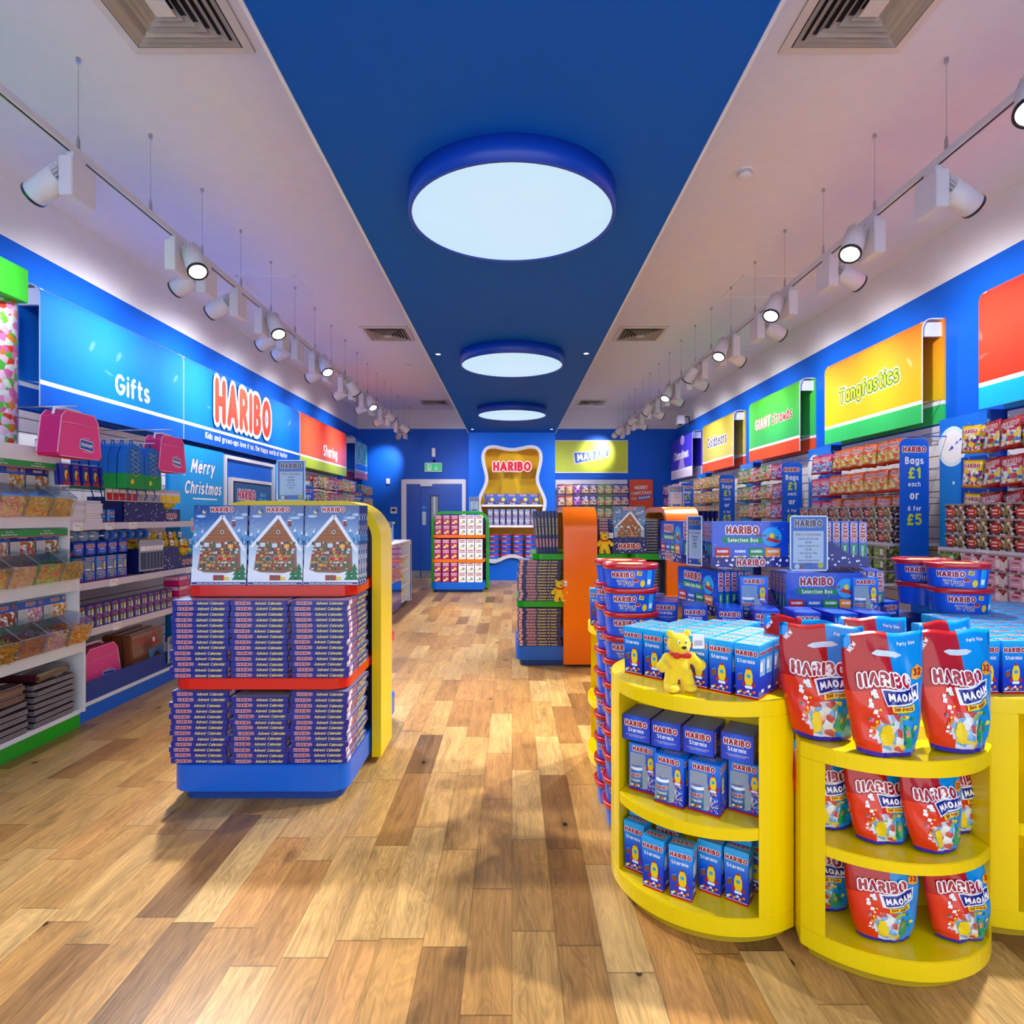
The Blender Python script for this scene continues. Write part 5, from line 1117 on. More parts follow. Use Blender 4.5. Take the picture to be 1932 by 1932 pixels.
# lying boxes: separate prototype turned on its back
lay = P_MUG[2].copy(); lay.transform(Matrix.Rotation(PI/2, 4, 'X')); zs_ = [v_.co for v_ in lay.vertices]; mz = min(c.z for c in zs_); my = min(c.y for c in zs_); lay.transform(Matrix.Translation((0, -my-.086, -mz)))
lay.name = 'gift_box_lying'; lay.materials[0] = ramp_mat('lying box blue', [(0, '#0c2cb4'), (.5, '#0f5fe0'), (1, '#1238c0')], 'X', -.053, .053, .3, .2); P_LAY = ('mug_gift_box', 'gift box', lay, [])
for k, (a, b) in enumerate(((-.185, .165), (-.072, .172), (.041, .165), (.165, .15))):
    x, y = onA(a, b); put(P_LAY, (x, y, .5637), yawA+(.02 if k == 3 else 0), 'blue gift box lying on the window boxes, %s from the left' % ORD[k+1], 'gift boxes lying on the window boxes')
for k, (a, b, z) in enumerate(((-.19, .22, 0), (-.095, .285, 0), (.0, .285, 0), (.075, .20, 0), (.165, .20, 0), (.08, .12, 0), (.2, .10, 0), (-.09, .16, 0))):
    x, y = onA(a, b); put(P_STAR, (x, y, .1005), yawA+rn.uniform(-.12, .12), 'small blue rocket box, number %s from the left on the bottom counter shelf' % ORD[k+1] if False else 'small blue rocket box on the bottom counter shelf, %s counted from the left front' % ORD[k+1], 'rocket boxes on the bottom counter shelf')
lay2 = P_STAR[2].copy(); lay2.transform(Matrix.Rotation(PI/2, 4, 'X')); zs_ = [v_.co for v_ in lay2.vertices]; mz = min(c.z for c in zs_); lay2.transform(Matrix.Translation((0, .09, -mz)))
P_LAYS = ('sweet_box', 'sweet box', lay2, [])
for k, (a, b) in enumerate(((-.19, .20), (-.09, .17), (.0, .165), (.078, .155), (.165, .185))):
    x, y = onA(a, b); put(P_STAR if False else P_MUG if False else P_STAR, (x, y, 0), 0, 'x') if False else None
    if k in (0, 3, 4): put(P_LAYS, (onA(a, b-.08)[0], onA(a, b-.08)[1], .2795), yawA, 'small blue box lying on the upright rocket boxes, %s from the left' % ORD[k+1], 'small boxes lying on the bottom counter shelf')

# pouches on counter B
GB = 'foil party pouches on the lower yellow counter'
for i, (x, y, z, rz, rx, q, s_) in enumerate([
    (1.122, 1.825, .686, .06, -.05, 0, 'front pouch in the middle of the counter top, fully visible'),
    (1.36, 1.855, .686, .12, -.06, 1, 'pouch on the counter top right of the middle one'),
    (.998, 1.955, .686, -.22, -.05, 2, 'pouch on the counter top left of the middle one, half hidden'),
    (.975, 2.09, .686, -.95, -.05, 1, 'leftmost pouch on the counter top, turned to the left'),
    (1.46, 2.03, .686, .35, -.05, 0, 'pouch at the right rear of the counter top'),
    (1.25, 2.10, .686, .05, -.04, 2, 'pouch at the rear of the counter top'),
    (1.03, 1.99, .386, -.10, -.05, 1, 'leftmost pouch on the middle shelf, half hidden by the post'),
    (1.155, 1.90, .386, -.05, -.06, 0, 'second pouch from the left on the middle shelf'),
    (1.29, 1.85, .386, .18, -.10, 2, 'pouch on the middle shelf tilting forward over the edge'),
    (1.44, 1.97, .386, .25, -.03, 1, 'rightmost pouch on the middle shelf'),
    (1.03, 2.03, .101, -.35, -.04, 2, 'leftmost dark pouch on the bottom shelf'),
    (1.15, 1.88, .101, -.02, -.05, 1, 'front left pouch on the bottom shelf'),
    (1.385, 1.88, .101, .12, -.05, 0, 'front right pouch on the bottom shelf'),
    (1.45, 2.02, .101, .5, -.03, 2, 'rear right pouch on the bottom shelf')]):
    put(P_POUCH[q], (x, y, z), rz, 'red and blue foil '+s_, GB, rx=rx, scale=.94 if z > .6 else (.80, .85, .72) if z > .3 else (.86, .85, .69))
# boxes on counter C and around
GC = 'small blue sweet boxes on the right yellow counter'; 
for r_ in range(13):
    for k in range(10):
        x = 1.60+k*.088+r_*.004; y = 2.075+r_*.0735
        if x > 2.5 or (r_ > 4 and x < 1.78) or (r_ > 7 and x < 1.95): continue
        if k > 5 and r_ < 2: continue
        put(P_STAR, (x, y, .8005), .02+rn.uniform(-.02, .02), 'small rocket box on right counter, row %s from front, %s from left' % (ORD[r_+1], ORD[k+1]), GC)
for k, x in enumerate((1.53, 1.55)): pass
t = thing('round_table', 'yellow table carrying the rows of rocket boxes at the right edge', 'table', (0, 0, 0))
MB().prism([(2.10, 2.32), (2.55, 2.05), (2.75, 3.2), (2.34, 3.2), (2.30, 2.80)], .04, .80, ylac).build('body', t)
# mug boxes lying in the middle: behind the rows
GM = 'dark blue gift boxes lying on the round table'
for k, (x, y, z, rz) in enumerate([(.83, 2.78, .8005, -.25), (.965, 2.72, .8005, -.25), (1.10, 2.66, .8005, -.25), (1.235, 2.60, .8005, -.15), (1.365, 2.58, .8005, .05), (1.49, 2.58, .8005, .12),
                                    (.74, 2.92, .8005, -.3), (.70, 3.1, .8005, -.5), (1.62, 2.86, .8005, .3), (1.74, 2.92, .8005, .35), (1.70, 3.12, .8005, .35)]):
    put(P_LAY, (x, y, z), rz, 'dark blue gift box lying on the round table, %s in the ring from the left' % ORD[k+1], GM)
    put(P_LAY, (x+.004, y+.004, z+.0925), rz, 'dark blue gift box, upper layer, %s in the ring from the left' % ORD[k+1], GM)
# selection box tower
def with_boxes(cx, cy, z, rz, label, n=5, pitch=.036):
    t = put(P_TRAY, (cx, cy, z), rz, 'navy dotted card tray, '+label, 'dotted trays of selection boxes'); c, s_ = math.cos(rz), math.sin(rz)
    for k in range(n):
        yy = -.078+k*pitch; put(P_SEL, (cx-s_*yy, cy+c*yy, z+.0045), rz, 'selection box, %s from the front in the tray %s' % (ORD[k+1], label), 'selection boxes in the trays', rx=0)
zb = .8005
plinth = MB().box(1.0, 1.95, 2.80, 3.3, zb, .93, M('plinth navy', '#16207a', .4)).build('display_plinth', label='navy card plinth under the tower of selection boxes', cat='plinth')
with_boxes(1.42, 2.86, .9305, 0, 'lower right')
with_boxes(1.0, 3.02, .9305, -1.3, 'lower left')
with_boxes(1.70, 3.03, .9305, 1.25, 'lower far right')
with_boxes(1.10, 2.90, 1.163, -.02, 'upper left', 5)
with_boxes(.93, 3.20, 1.163, -1.5, 'upper rear left', 4)
with_boxes(1.60, 2.98, 1.163, 1.2, 'upper right')
put(P_MUG, (1.105, 2.80, .985-.0545), -.2, 'blue window gift box standing between the lower selection trays', scale=1.12)
put(P_MUG, (1.60, 2.80, .9305), 0, 'blue window gift box right of the lower selection tray', scale=1.1)
mb = MB().box(-.02, .02, -.1, .1, 0, .235, M('carton blue back', '#1b3fa8', .4)); 
put(price_stand(.168, .245, ['Starmix Gift Box 140g', '£1.00', 'Starmix & Mug Gift Set', '£3.50', 'Selection Box 185g', '£2.00', 'Haribo & Maoam Pouch', '£3.50']), (1.315, 2.70, 1.1555-.0), 0, 'large blue price stand with four prices in front of the selection boxes')
put(price_stand(.1, .235, ['Starmix', '£1.00', 'Mug', '£3.50']), (.862, 2.86, 1.165), -1.1, 'narrow price stand turned sideways left of the selection boxes')

# tub towers
for k in range(11): put(P_TUB, (.54+rn.uniform(-.002, .002), 2.785, .0015+k*.1076), rn.uniform(-.5, .1) if k < 8 else (-.12 if k == 10 else -.02), 'blue tub with red lid in the front tower, %s from the floor' % ORD[k+1], 'tubs in the front tower')
for k in range(11): put(P_TUB, (.532+rn.uniform(-.002, .002), 3.005, .0015+k*.1076), rn.uniform(-.7, .2), 'blue tub with red lid in the rear tower, %s from the floor' % ORD[k+1], 'tubs in the rear tower')
for k, (x, y, z, rz, s_) in enumerate(((1.985, 2.70, .9795, -.12, 'lower front tub on the rocket boxes at the right'), (1.975, 2.70, .9795+.1076, -.45, 'upper front tub on the rocket boxes at the right'), (1.985, 2.93, .9795, .5, 'lower rear tub on the boxes at the right'), (1.975, 2.93, .9795+.1076, -.35, 'upper rear tub on the boxes at the right'))):
    put(P_TUB, (x, y, z), rz, 'blue tub with red lid, '+s_)
put(P_STAR, (.475, 3.36, .8005), -.1, 'single small blue box at the left rear of the counters', scale=1.12)
put(P_STAR, (.53, 3.45, .8005), -.1, 'small blue box behind the single box at the left rear', scale=1.12)
for k, x in enumerate((1.43, 1.53, 1.63)):
    mb = MB(); mb.frus(.045, .02, .05, .02, 0, .13, M('copper film', '#9a4a24', .2, coat=.8)); mb.build('sweet_packet', label='copper brown film packet behind the tub tower, %s from the left' % ORD[k+1], cat='packet', group='copper packets behind the tubs', loc=(x-.62, 3.55, .8005))

# ================================================================ right wall bays
slat = M('slatwall white', '#e4e2e8', .5)
def slatwall(sgn, y0, y1, z0=.1, z1=2.16, label=''):
    wx = WL if sgn < 0 else WR; yc = (y0+y1)/2; L = (y1-y0)/2; s = -sgn
    t = thing('shelving_bay', label, 'shelving', (wx(yc), yc, 0), WROT); mb = MB()
    mb.box(*sorted((s*.005, s*.03)), -L, L, z0, z1, slat)
    z = z0+.1
    while z < z1-.04: mb.box(*sorted((s*.03, s*.031)), -L, L, z, z+.008, M('slat groove', '#6a6672', .7)); z += .1
    mb.build('slatted_back', t); return t, s, L, wx(yc), yc
def wshelf(t, s, L, z, d, lipm=None, tags=()):
    mb = MB(); mb.box(*sorted((s*.03, s*d)), -L, L, z-.02, z, lav); mb.box(*sorted((s*d, s*(d+.012))), -L, L, z-.045, z+.005, lav); o = mb.build('shelf', t)
    for y in tags:
        mb = MB(); mb.box(*sorted((s*(d+.012), s*(d+.015))), y-.045, y+.045, z-.05, z+.004, wht); F = plane((s*(d+.015), y, z-.023), (0, s, 0), (0, 0, 1), (s, 0, 0))
        mb.text('HARIBO  £1.00', 0, .008, F, M('indigo letters'), w=.05); mb.disc(.03, -.01, .008, F, yel, .0012, 8); mb.build('price_ticket', o)
    return o
bays = [(2.87, 4.42, 'nearest'), (5.02, 6.68, 'second'), (7.26, 8.88, 'third'), (9.48, 11.12, 'fourth'), (11.72, 13.4, 'farthest')]
mixes = [['yellow', 'red', 'red', 'red', 'red', 'red'], ['pink', 'pink', 'tang', 'tang', 'tang', 'tang', 'tang', 'tang'], ['green', 'green', 'white', 'red', 'green', 'white', 'pink', 'purple'], ['gold', 'gold', 'yellow', 'gold', 'gold', 'green', 'gold', 'gold'], ['purple', 'pink', 'purple', 'white', 'purple', 'pink', 'white']]
rn = random.Random(21)
NB = 0
for bi, (y0, y1, bn) in enumerate(bays):
    t, s, L, cx, cy = slatwall(1, y0, y1, label='white slatted wall bay with hooks on the right wall, %s from the camera' % bn)
    wshelf(t, s, L, 1.17, .52, tags=(-.3, .35) if bi < 3 else ()); wshelf(t, s, L, .84, .56, tags=(-.3, .35) if bi < 3 else ())
    MB().box(-.56, -.03, -L, L, 0, .1, blac).build('plinth', t)
    nb = len(mixes[bi]); step = (y1-y0-.1)/nb
    for r_, zt in enumerate((2.045, 1.80, 1.565)):
        for k in range(nb):
            y = y1-.1-(k+.35)*step if bi else y1-.13-k*.175
            if bi == 0 and y < 3.2: continue
            key = mixes[bi][k]
            mb = MB(); mb.tube([(-.03, y-cy, zt-.012), (-.40, y-cy, zt-.006), (-.41, y-cy, zt+.012)], .0035, steel, 5); mb.build('hook', t)
            if bi == 3 and k in (2,) and False: continue
            deep = 3 if bi < 2 else 2
            for j in range(deep):
                x = WR(y)-.39+j*.05
                put(BAGS[key], (x+rn.uniform(-.006, .006), y+rn.uniform(-.01, .01), zt-.2), -PI/2+rn.uniform(-.2, .2)+(.3 if bi else .12), '%s film bag, %s bay, hook row %s, hook %s, %s on its hook' % ({'tang': 'orange and yellow', 'gold': 'golden', 'bluebag': 'blue'}.get(key, key), bn, ORD[r_+1], ORD[k+1], ORD[j+1]), 'film bags hanging on the right wall', rx=-.10+rn.uniform(-.08, .05), ry=rn.uniform(-.10, .10)); NB += 1
    # clear boxes on the shelves
    if bi < 2:
        nbx = int((y1-y0)/.205)
        for r_ in range(3):
            for k in range(nbx):
                y = y1-.12-k*.205
                if bi == 0 and y < 3.3: continue
                put(P_CB['red'], (WR(y)-.44, y, 1.171+r_*.1045), -PI/2+rn.uniform(-.02, .02), 'clear sweet box with red label, %s bay, layer %s, %s from far end' % (bn, ORD[r_+1], ORD[k+1]), 'clear boxes with red labels')
    if bi < 2:
        for r_ in range(3):
            for k in range(int((y1-y0)/.205)):
                y = y1-.12-k*.205
                if bi == 0 and y < 3.3: continue
                key = ('green' if k < 1 else 'pink') if bi == 0 else 'green'
                put(P_CB[key], (WR(y)-.48, y, .841+r_*.1045), -PI/2+rn.uniform(-.02, .02), 'clear sweet box with %s label, %s bay, layer %s, %s from far end' % (key, bn, ORD[r_+1], ORD[k+1]), 'clear boxes with %s labels' % key)
print('bags', NB)
# blue columns between the bays
for ci, (y0, y1) in enumerate(((4.45, 4.98), (6.70, 7.22), (8.92, 9.44), (11.16, 11.68))):
    yc = (y0+y1)/2; L = (y1-y0)/2; t = thing('poster_column', 'bright blue snowy column between the wall bays, %s from the camera' % ORD[ci+1], 'column', (WR(yc), yc, 0), WROT)
    skc = ramp_mat('column sky', [(0, '#10b4e8'), (.5, '#1398ee'), (1, '#0d6fe0')], 'Z', 0, 2.2, .35, .2)
    mb = MB().box(-.13, -.0, -L, L, 0, 2.18, M('column side blue', '#0a3fae', .4)); mb.box(-.134, -.13, -L, L, 0, 2.18, skc); F = plane((-.134, 0, 0), (0, -1, 0), (0, 0, 1), (-1, 0, 0))
    mb.disc(-.12, 1.95, .16, F, M('moon print', '#d8f0ff', .4), .001, 24); mb.disc(-.12, 1.95, .13, F, wht, .0014, 24)
    for a, b, c in ((-.03, 1.99, .02), (-.07, 1.97, .02), (-.13, 1.93, .03)): mb.poly([(a-c, b-c*.5), (a+c, b+c*.2), (a+c*.3, b+c)], F, mid, .002)
    rr = random.Random(ci); [mb.disc(rr.uniform(-L, L)*.9, rr.uniform(.3, 2.1), rr.uniform(.005, .02), F, M('moon print'), .0008+i*1e-5, 8) for i in range(16)]
    mb.rect(-.02, L, 1.35, 1.85, F, M('column panel blue', '#0f3fae', .4), .003); mb.text('Bags £1', .12, 1.72, F, wht, w=.2, bold=.03, off=.0042); mb.text('6 for £5', .12, 1.42, F, lime, w=.2, bold=.03, off=.0042); mb.build('column_body', t)
# hanging price banners
def banner(x, y, z1, s_, h=.95, w_=.235, side='right'):
    t = thing('hanging_banner', 'tall blue Bags £1 each banner, '+s_, 'banner', (x, y, z1-h), group='tall blue price banners')
    mb = MB(); P = rrect(-w_/2, w_/2, 0, h, .05, 6, (1, 1, 0, 0)); mb.add([(a, -.004, b) for a, b in P]+[(a, .0, b) for a, b in P], [tuple(range(len(P))), tuple(range(2*len(P)-1, len(P)-1, -1))]+[(i, (i+1) % len(P), len(P)+(i+1) % len(P), len(P)+i) for i in range(len(P))], M('banner blue', '#0f62e0', .3, coat=.3))
    F = plane((0, -.004, 0), (1, 0, 0), (0, 0, 1), (0, -1, 0)); q = h/.95
    mb.logo('HARIBO', 0, .865*q, .185, F, dred, wht, .001); mb.text('Bags', 0, .775*q, F, wht, w=.15, bold=.03); mb.text('£1', 0, .675*q, F, lime, h=.075, bold=.05); mb.text('each', 0, .585*q, F, wht, w=.1, bold=.02)
    mb.text('or', 0, .495*q, F, wht, w=.075, bold=.04); mb.text('6 for', 0, .39*q, F, wht, w=.11, bold=.03); mb.text('£5', 0, .30*q, F, lime, h=.075, bold=.05)
    mb.rect(-w_/2, w_/2, 0, .004, F, wht, .001); mb.build('banner_panel', t)
    e = .42 if side == 'right' else -.42
    MB().tube([(-w_/2+min(e, 0), .0, h+.02), (w_/2+max(e, 0), .0, h+.02)], .006, mid, 6).tube([(-.05, 0, h+.02), (-.05, 0, h-.02)], .002, mid, 5).tube([(.05, 0, h+.02), (.05, 0, h-.02)], .002, mid, 5).build('arm', t)
    return t
banner(3.24, 4.90, 2.02, 'nearest on the right wall'); banner(3.255, 7.07, 2.02, 'second on the right wall'); banner(3.27, 9.25, 2.02, 'third on the right wall'); banner(3.30, 11.45, 2.02, 'farthest on the right wall')
# navy price board by the last bay
put(price_stand(.3, .42, ['please note', 'promotional bags', 'not included', 'while stocks last'], 'Welcome'), (2.95, 10.9, 1.12), 0, 'large price board standing at the far right beside the purple sign') if False else None

# back wall right: slatted wall with bags
t = thing('shelving_bay', 'lilac lit slatted bay with two rows of bags on the back wall', 'shelving', ((X0+X1)/2, YB, 0)); mb = MB(); mb.box(-.81, .81, -.03, -.003, .1, 2.21, slat)
for i in range(20): mb.box(-.81, .81, -.031, -.03, .2+i*.1, .208+i*.1, M('slat groove'))
mb.build('slatted_back', t)
keys = ['red', 'orange', 'purple', 'bluebag', 'bluebag', 'green', 'green', 'bluebag', 'bluebag']
for r_, z in enumerate((2.1, 1.84, 1.58)):
    for k, key in enumerate(keys):
        x = X0+.12+k*.178; MB().tube([(x-(X0+X1)/2, -.03, z-.012), (x-(X0+X1)/2, -.22, z-.006)], .004, steel, 5).build('hook', t)
        put(BAGS[key], (x, YB-.2, z-.225), 0, '%s film bag on the back wall, row %s, %s from the left' % ({'bluebag': 'dark blue'}.get(key, key), ORD[r_+1], ORD[k+1]), 'film bags on the back wall', rx=-.1, scale=1.12)

# ================================================================ pick and mix wall on the left
T0, T1 = 2.55, 4.05; px_ = -3.57
t = thing('pick_and_mix_unit', 'white stepped pick and mix shelving with green strips at the left edge', 'shelving', (0, 0, 0))
def lbox(nm, x0, x1, y0, y1, z0, z1, m, par=t): return MB().box(x0, x1, y0, y1, z0, z1, m).build(nm, par)
prof = [(px_, 0.02), (-2.84, .10), (-2.84, .57), (-2.88, .60), (-2.88, .985), (-2.945, 1.0), (-2.945, 1.40), (-3.0, 1.42), (-3.0, 1.835), (px_, 1.835)]
mb = MB(); V = [(x, T1-.02, z) for x, z in prof]+[(x, T1, z) for x, z in prof]; n = len(prof)
mb.add(V, [tuple(range(n)), tuple(range(2*n-1, n-1, -1))]+[(i, n+i, n+(i+1) % n, (i+1) % n) for i in range(n)], M('board white', '#e2e6ec', .4)); mb.build('end_panel', t)
lbox('back_panel', px_, px_+.3, T0, T1-.02, .1, 1.83, M('board white'))
hd = lbox('header', px_+.3, -3.0, T0, T1-.02, 1.74, 1.835, M('board white'))
def strip(z0, z1, x, pitch=.29):
    mb = MB(); mb.box(x-.02, x, T0, T1-.02, z0, z1, M('strip green', '#2d9a4a', .35)); F = plane((x, 0, (z0+z1)/2), (0, 1, 0), (0, 0, 1), (1, 0, 0)); mb.box(x-.02, x+.001, T0, T1-.02, z0-.006, z0, pinkred); y = T1-.2
    while y > 3.0: mb.text('Pick n Mix', y, .009, F, wht, w=.05); mb.text('Box Lid Must Close', y, -.007, F, wht, w=.11, bold=.02); y -= pitch
    return mb.build('green_strip', t)
strip(1.70, 1.74, -3.0); strip(1.275, 1.315, -2.945)
tiers = [(1.395, 1.325, -2.945, .155, 'top'), (.985, .905, -2.88, .15, 'middle'), (.575, .50, -2.84, .15, 'lower')]
for z, zl, x, h, nm in tiers: lbox('tier_shelf', px_+.3, x, T0, T1-.02, zl, z, M('board white'))
lbox('tier_shelf', px_+.3, -2.86, T0, T1-.02, .09, .12, M('board white')); MB().box(-3.5, -2.87, T0, T1-.01, 0, .09, glac).build('plinth', t)
pals = {'top': [['#b8741f', '#d9851f', '#8a5a1a', '#c9a04a'], ['#f0902a', '#f0c42a', '#d9c9a0', '#8a9a2a', '#c9602a'], ['#e88a90', '#e2606a', '#f0b46a', '#b8e08a', '#f0a0b0'], ['#c9302a', '#e8a02a']],
        'middle': [['#b8941f', '#9a6a1f', '#d9a040', '#7a5a20'], ['#5ad02a', '#e84a20', '#f0602a', '#e02a6a'], ['#d9a07a', '#e0b090', '#c98a6a'], ['#c9a02a', '#e8602a']],
        'lower': [['#f09a1a', '#e8602a', '#f0c42a'], ['#d080b0', '#e0a0c0', '#f0c85a', '#a0a0d0', '#c86a8a'], ['#a83a2a', '#c04a30', '#8a2a20'], ['#c98a1a', '#e0a02a', '#b06a10']]}
headers = {'top': ['', 'HARIBO', 'MAOAM'], 'middle': ['HARIBO', 'MAOAM', 'HARIBO'], 'lower': ['HARIBO', 'HARIBO', 'HARIBO']}
binw = .195
rn = random.Random(31)
for z, zl, x, h, nm in tiers:
    for k in range(4):
        yc = T1-.13-k*.2 if nm != 'lower' else T1-.12-k*.2
        ti = thing('sweet_bin', 'clear pick and mix bin, %s tier, %s from the end panel' % (nm, ORD[k+1]), 'sweet bin', (x, yc, z+.001), group='clear pick and mix bins')
        w2, d = .096, .21; zf = h*.78
        P = [(-d, 0), (.035, 0), (.075, zf), (-.02, zf+.07), (-d, zf+.10)]
        mb = MB()
        for yy in (-w2, w2): mb.add([(a, yy, b) for a, b in P], [tuple(range(5))], acr)
        mb.add([(a, y_, b) for y_ in (-w2, w2) for a, b in P], [(1, 2, 7, 6), (0, 4, 9, 5)], acr); mb.build('bin_body', ti)
        MB().add([(a, y_, b) for y_ in (-w2, w2) for a, b in P], [(2, 3, 8, 7), (3, 4, 9, 8)], acr).build('bin_lid', ti)
        mb = MB()
        for e in (-w2, w2): mb.tube([(.035, e, 0), (.075, e, zf), (-.02, e, zf+.07)], .002, M('acrylic edge', '#b0b8c4', .2), 4)
        mb.tube([(.075, -w2, zf), (.075, w2, zf)], .002, M('acrylic edge'), 4); mb.build('bin_rim', ti)
        # the sweets
        pal = pals[nm][k]; ms = [M('sweet '+c, c, .25, coat=.6, var=0) for c in pal]; mb = MB()
        kind = (k+len(nm)) % 3; fill = zf*.95
        mb.add([(-d+.005, -w2+.006, .002), (.03, -w2+.006, .002), (.03, w2-.006, .002), (-d+.005, w2-.006, .002), (-d+.005, -w2+.006, fill*.9), (.048, -w2+.006, fill*.78), (.048, w2-.006, fill*.78), (-d+.005, w2-.006, fill*.9)], [(0, 3, 2, 1), (4, 5, 6, 7), (0, 1, 5, 4), (1, 2, 6, 5), (2, 3, 7, 6), (3, 0, 4, 7)], ms[0])
        for q in range(330):
            if q % 3 == 0: zz = rn.uniform(.006, fill*.86); aa = .035+.04*zz/zf-.012; 
            else: zz = fill*.85+rn.uniform(-.004, .012); aa = rn.uniform(-.15, .055)
            yy = rn.uniform(-w2+.012, w2-.012)
            T = Matrix.Translation((aa, yy, zz)) @ Matrix.Rotation(rn.uniform(0, 6), 4, Vector((rn.random()-.5, rn.random()-.5, rn.random()-.5)).normalized())
            m = rn.choice(ms); s_ = rn.uniform(.8, 1.25)
            if (nm, k) == ('lower', 0) or (nm, k) == ('lower', 3): mb.box(-.03*s_, .03*s_, -.002, .002, -.002, .002, m, T) if k == 3 else mb.box(-.014*s_, .014*s_, -.007, .007, -.003, .003, m, T)
            elif kind == 0: mb.ell((0, 0, 0), (.0085*s_,)*3, m, 6, 4, T)
            elif kind == 1: mb.ell((0, 0, 0), (.014*s_, .007*s_, .005*s_), m, 6, 4, T)
            else: mb.lathe([(.012*s_, -.003), (.012*s_, .003)], m, 5, T)
        o = mb.mesh('sweets'); obj('sweets_heap', o, None, (x, yc, z+.0015), label='loose sweets filling the %s tier bin, %s from the end panel' % (nm, ORD[k+1]), cat='sweets', kind='stuff')
        # header card
        ti2 = headers[nm][2-k] if k < 3 else 'HARIBO'
        cd = MB(); cd.box(-.003, 0, -.093, .093, 0, .13, M('card navy', '#1c2f9a', .35) if ti2 == 'MAOAM' else mid); F = plane((0, 0, 0), (0, 1, 0), (0, 0, 1), (1, 0, 0))
        if ti2: cd.logo(ti2, 0, .112, .075, F, wht if ti2 == 'MAOAM' else dred, None if ti2 == 'MAOAM' else wht, .001)
        cd.rect(-.093, -.02, .0, .085, F, M('ingredients pale', '#dcdcd4', .5), .0008); cd.rect(-.02, .093, 0, .085, F, candy('card sweets %s%d' % (nm, k), pal+['#ffffff'], 70), .0008)
        for q in range(5): cd.rect(-.085, -.03, .07-q*.013, .073-q*.013, F, grey, .0014)
        cd.disc(.075, .112, .012, F, pal and M('sweet '+pal[0]), .0012, 10); cd.build('header_card', label='printed card above the %s tier bin, %s from the end panel' % (nm, ORD[k+1]), cat='card', group='printed cards above the bins', loc=(x-.135+.02, yc, z+h*.78+.055))
# bundles of striped fabric in film at the bottom
mb = MB(); mb.box(-.2, .2, -.16, .16, 0, .035, M('dark fabric', '#2a1c22', .6))
for i in range(3): mb.box(-.2, .202, -.161, .161, .006+i*.009, .0105+i*.009, M('fabric white stripe', '#d9d4de', .5))
mb.box(-.19, .19, -.15, .15, .035, .037, M('dark film', '#3a2a34', .1, coat=1)); PB = ('folded_blanket', 'blanket', mb.mesh('folded_blanket', .004), [])
for c_, (yc, n_) in enumerate(((3.80, 7), (3.42, 5))):
    for k in range(n_): put(PB, (-3.06+.008*(k % 2), yc, .121+k*.038), rn.uniform(-.04, .04), 'dark striped folded blanket in film, %s stack, %s from the bottom' % (('right', 'left')[c_], ORD[k+1]), 'folded striped blankets in film', rx=rn.uniform(-.01, .01))
mb = MB(); mb.box(-.2, .2, -.16, .16, 0, .05, M('maroon film', '#4a1a26', .15, coat=1)); F = TP(.05); [mb.rect(-.18+i*.08, -.14+i*.08, -.15, .15, F, M('fabric white stripe') if i % 2 else M('rose stripe', '#b8506a', .4)) for i in range(4)]
PM = ('folded_blanket', 'blanket', mb.mesh('maroon_pack', .012), [])
for k in range(2): put(PM, (-3.06, 3.42, .313+k*.052), 0, 'maroon film pack on the left blanket stack, %s of two' % ORD[k+1], 'maroon packs on the left stack')
put(PM, (-3.07, 3.80, .389), .1, 'maroon film pack on top of the right blanket stack')
# sweet filled tube with green header
t = thing('sweet_column', 'tall clear tube packed with pink and green sweets on the pick and mix', 'sweet display', (-3.2, 3.78, 1.836))
tc_ = candy('tube sweets', ['#f08ac0', '#f6c8dc', '#e8452a', '#f0902a', '#8ad04a', '#e86aa8', '#e6ece0', '#5ac03a', '#f5e6ec'], 26)
MB().lathe([(.10, 0), (.10, .9)], tc_, 32).build('sweets', t, label='wrapped pink green and orange sweets'); MB().lathe([(.106, 0), (.106, .9)], acr, 32, cap=False).build('tube', t)
t = thing('sweet_column', 'bright green box header above the sweet filled tube', 'header', (-3.2, 3.45, 2.737)); gm = M('header green', '#35c02a', .4)
MB().box(-.15, .15, -.7, .385, 0, .21, gm).build('box', t, bevel=.003)

# ================================================================ gift bay on the left wall
t, s, L, cx, cy = slatwall(-1, 4.08, 6.16, label='white slatted gift bay with shelves under the Gifts sign')
o1 = wshelf(t, s, L, 1.345, .57, tags=(-.95, -.62, -.35)); o2 = wshelf(t, s, L, .93, .60, tags=(-.62, .4)); o3 = wshelf(t, s, L, .605, .61, tags=(-.6, .3))
MB().box(.0, .66, -L, L, 0, .10, blac).build('plinth', t); MB().box(.0, .665, -L, L, .10, .125, whl).build('bottom_shelf', t); MB().box(.645, .655, -L, L, .125, .26, M('bin front navy', '#0a3a94', .4)).build('front_board', t)
yx = lambda p, x=2.95: x*1147/(966-p)
RL = PI/2
# notebooks and towels stack
mb = MB(); mb.box(-.085, .085, -.11, .11, 0, .0155, M('paper white', '#e6e6f0', .6)); mb.box(-.085, .085, -.108, .11, .0155, .0175, M('cover red', '#b0202c', .4)); PN = ('notebook', 'notebook', mb.mesh('notebook', .002), [])
for c_, y in enumerate((4.16, 4.345)):
    for k in range(9): put(PN, (WL(y)+.46+rn.uniform(-.008, .008), y, 1.346+k*.018), RL+rn.uniform(-.04, .04), 'white edged notebook, %s stack on the top gift shelf, %s up' % (('left', 'right')[c_], ORD[k+1]), 'notebooks on the top gift shelf')
mb = MB(); mb.cyl(.042, 0, .1, M('tin blue', '#1a6fc8', .3, coat=.5), 24); mb.cyl(.043, .0, .012, M('tin red', '#c03028', .3), 24); Fm = lambda a, b, k=0: ((.0425+k)*math.sin(a/.042), -(.0425+k)*math.cos(a/.042), b)
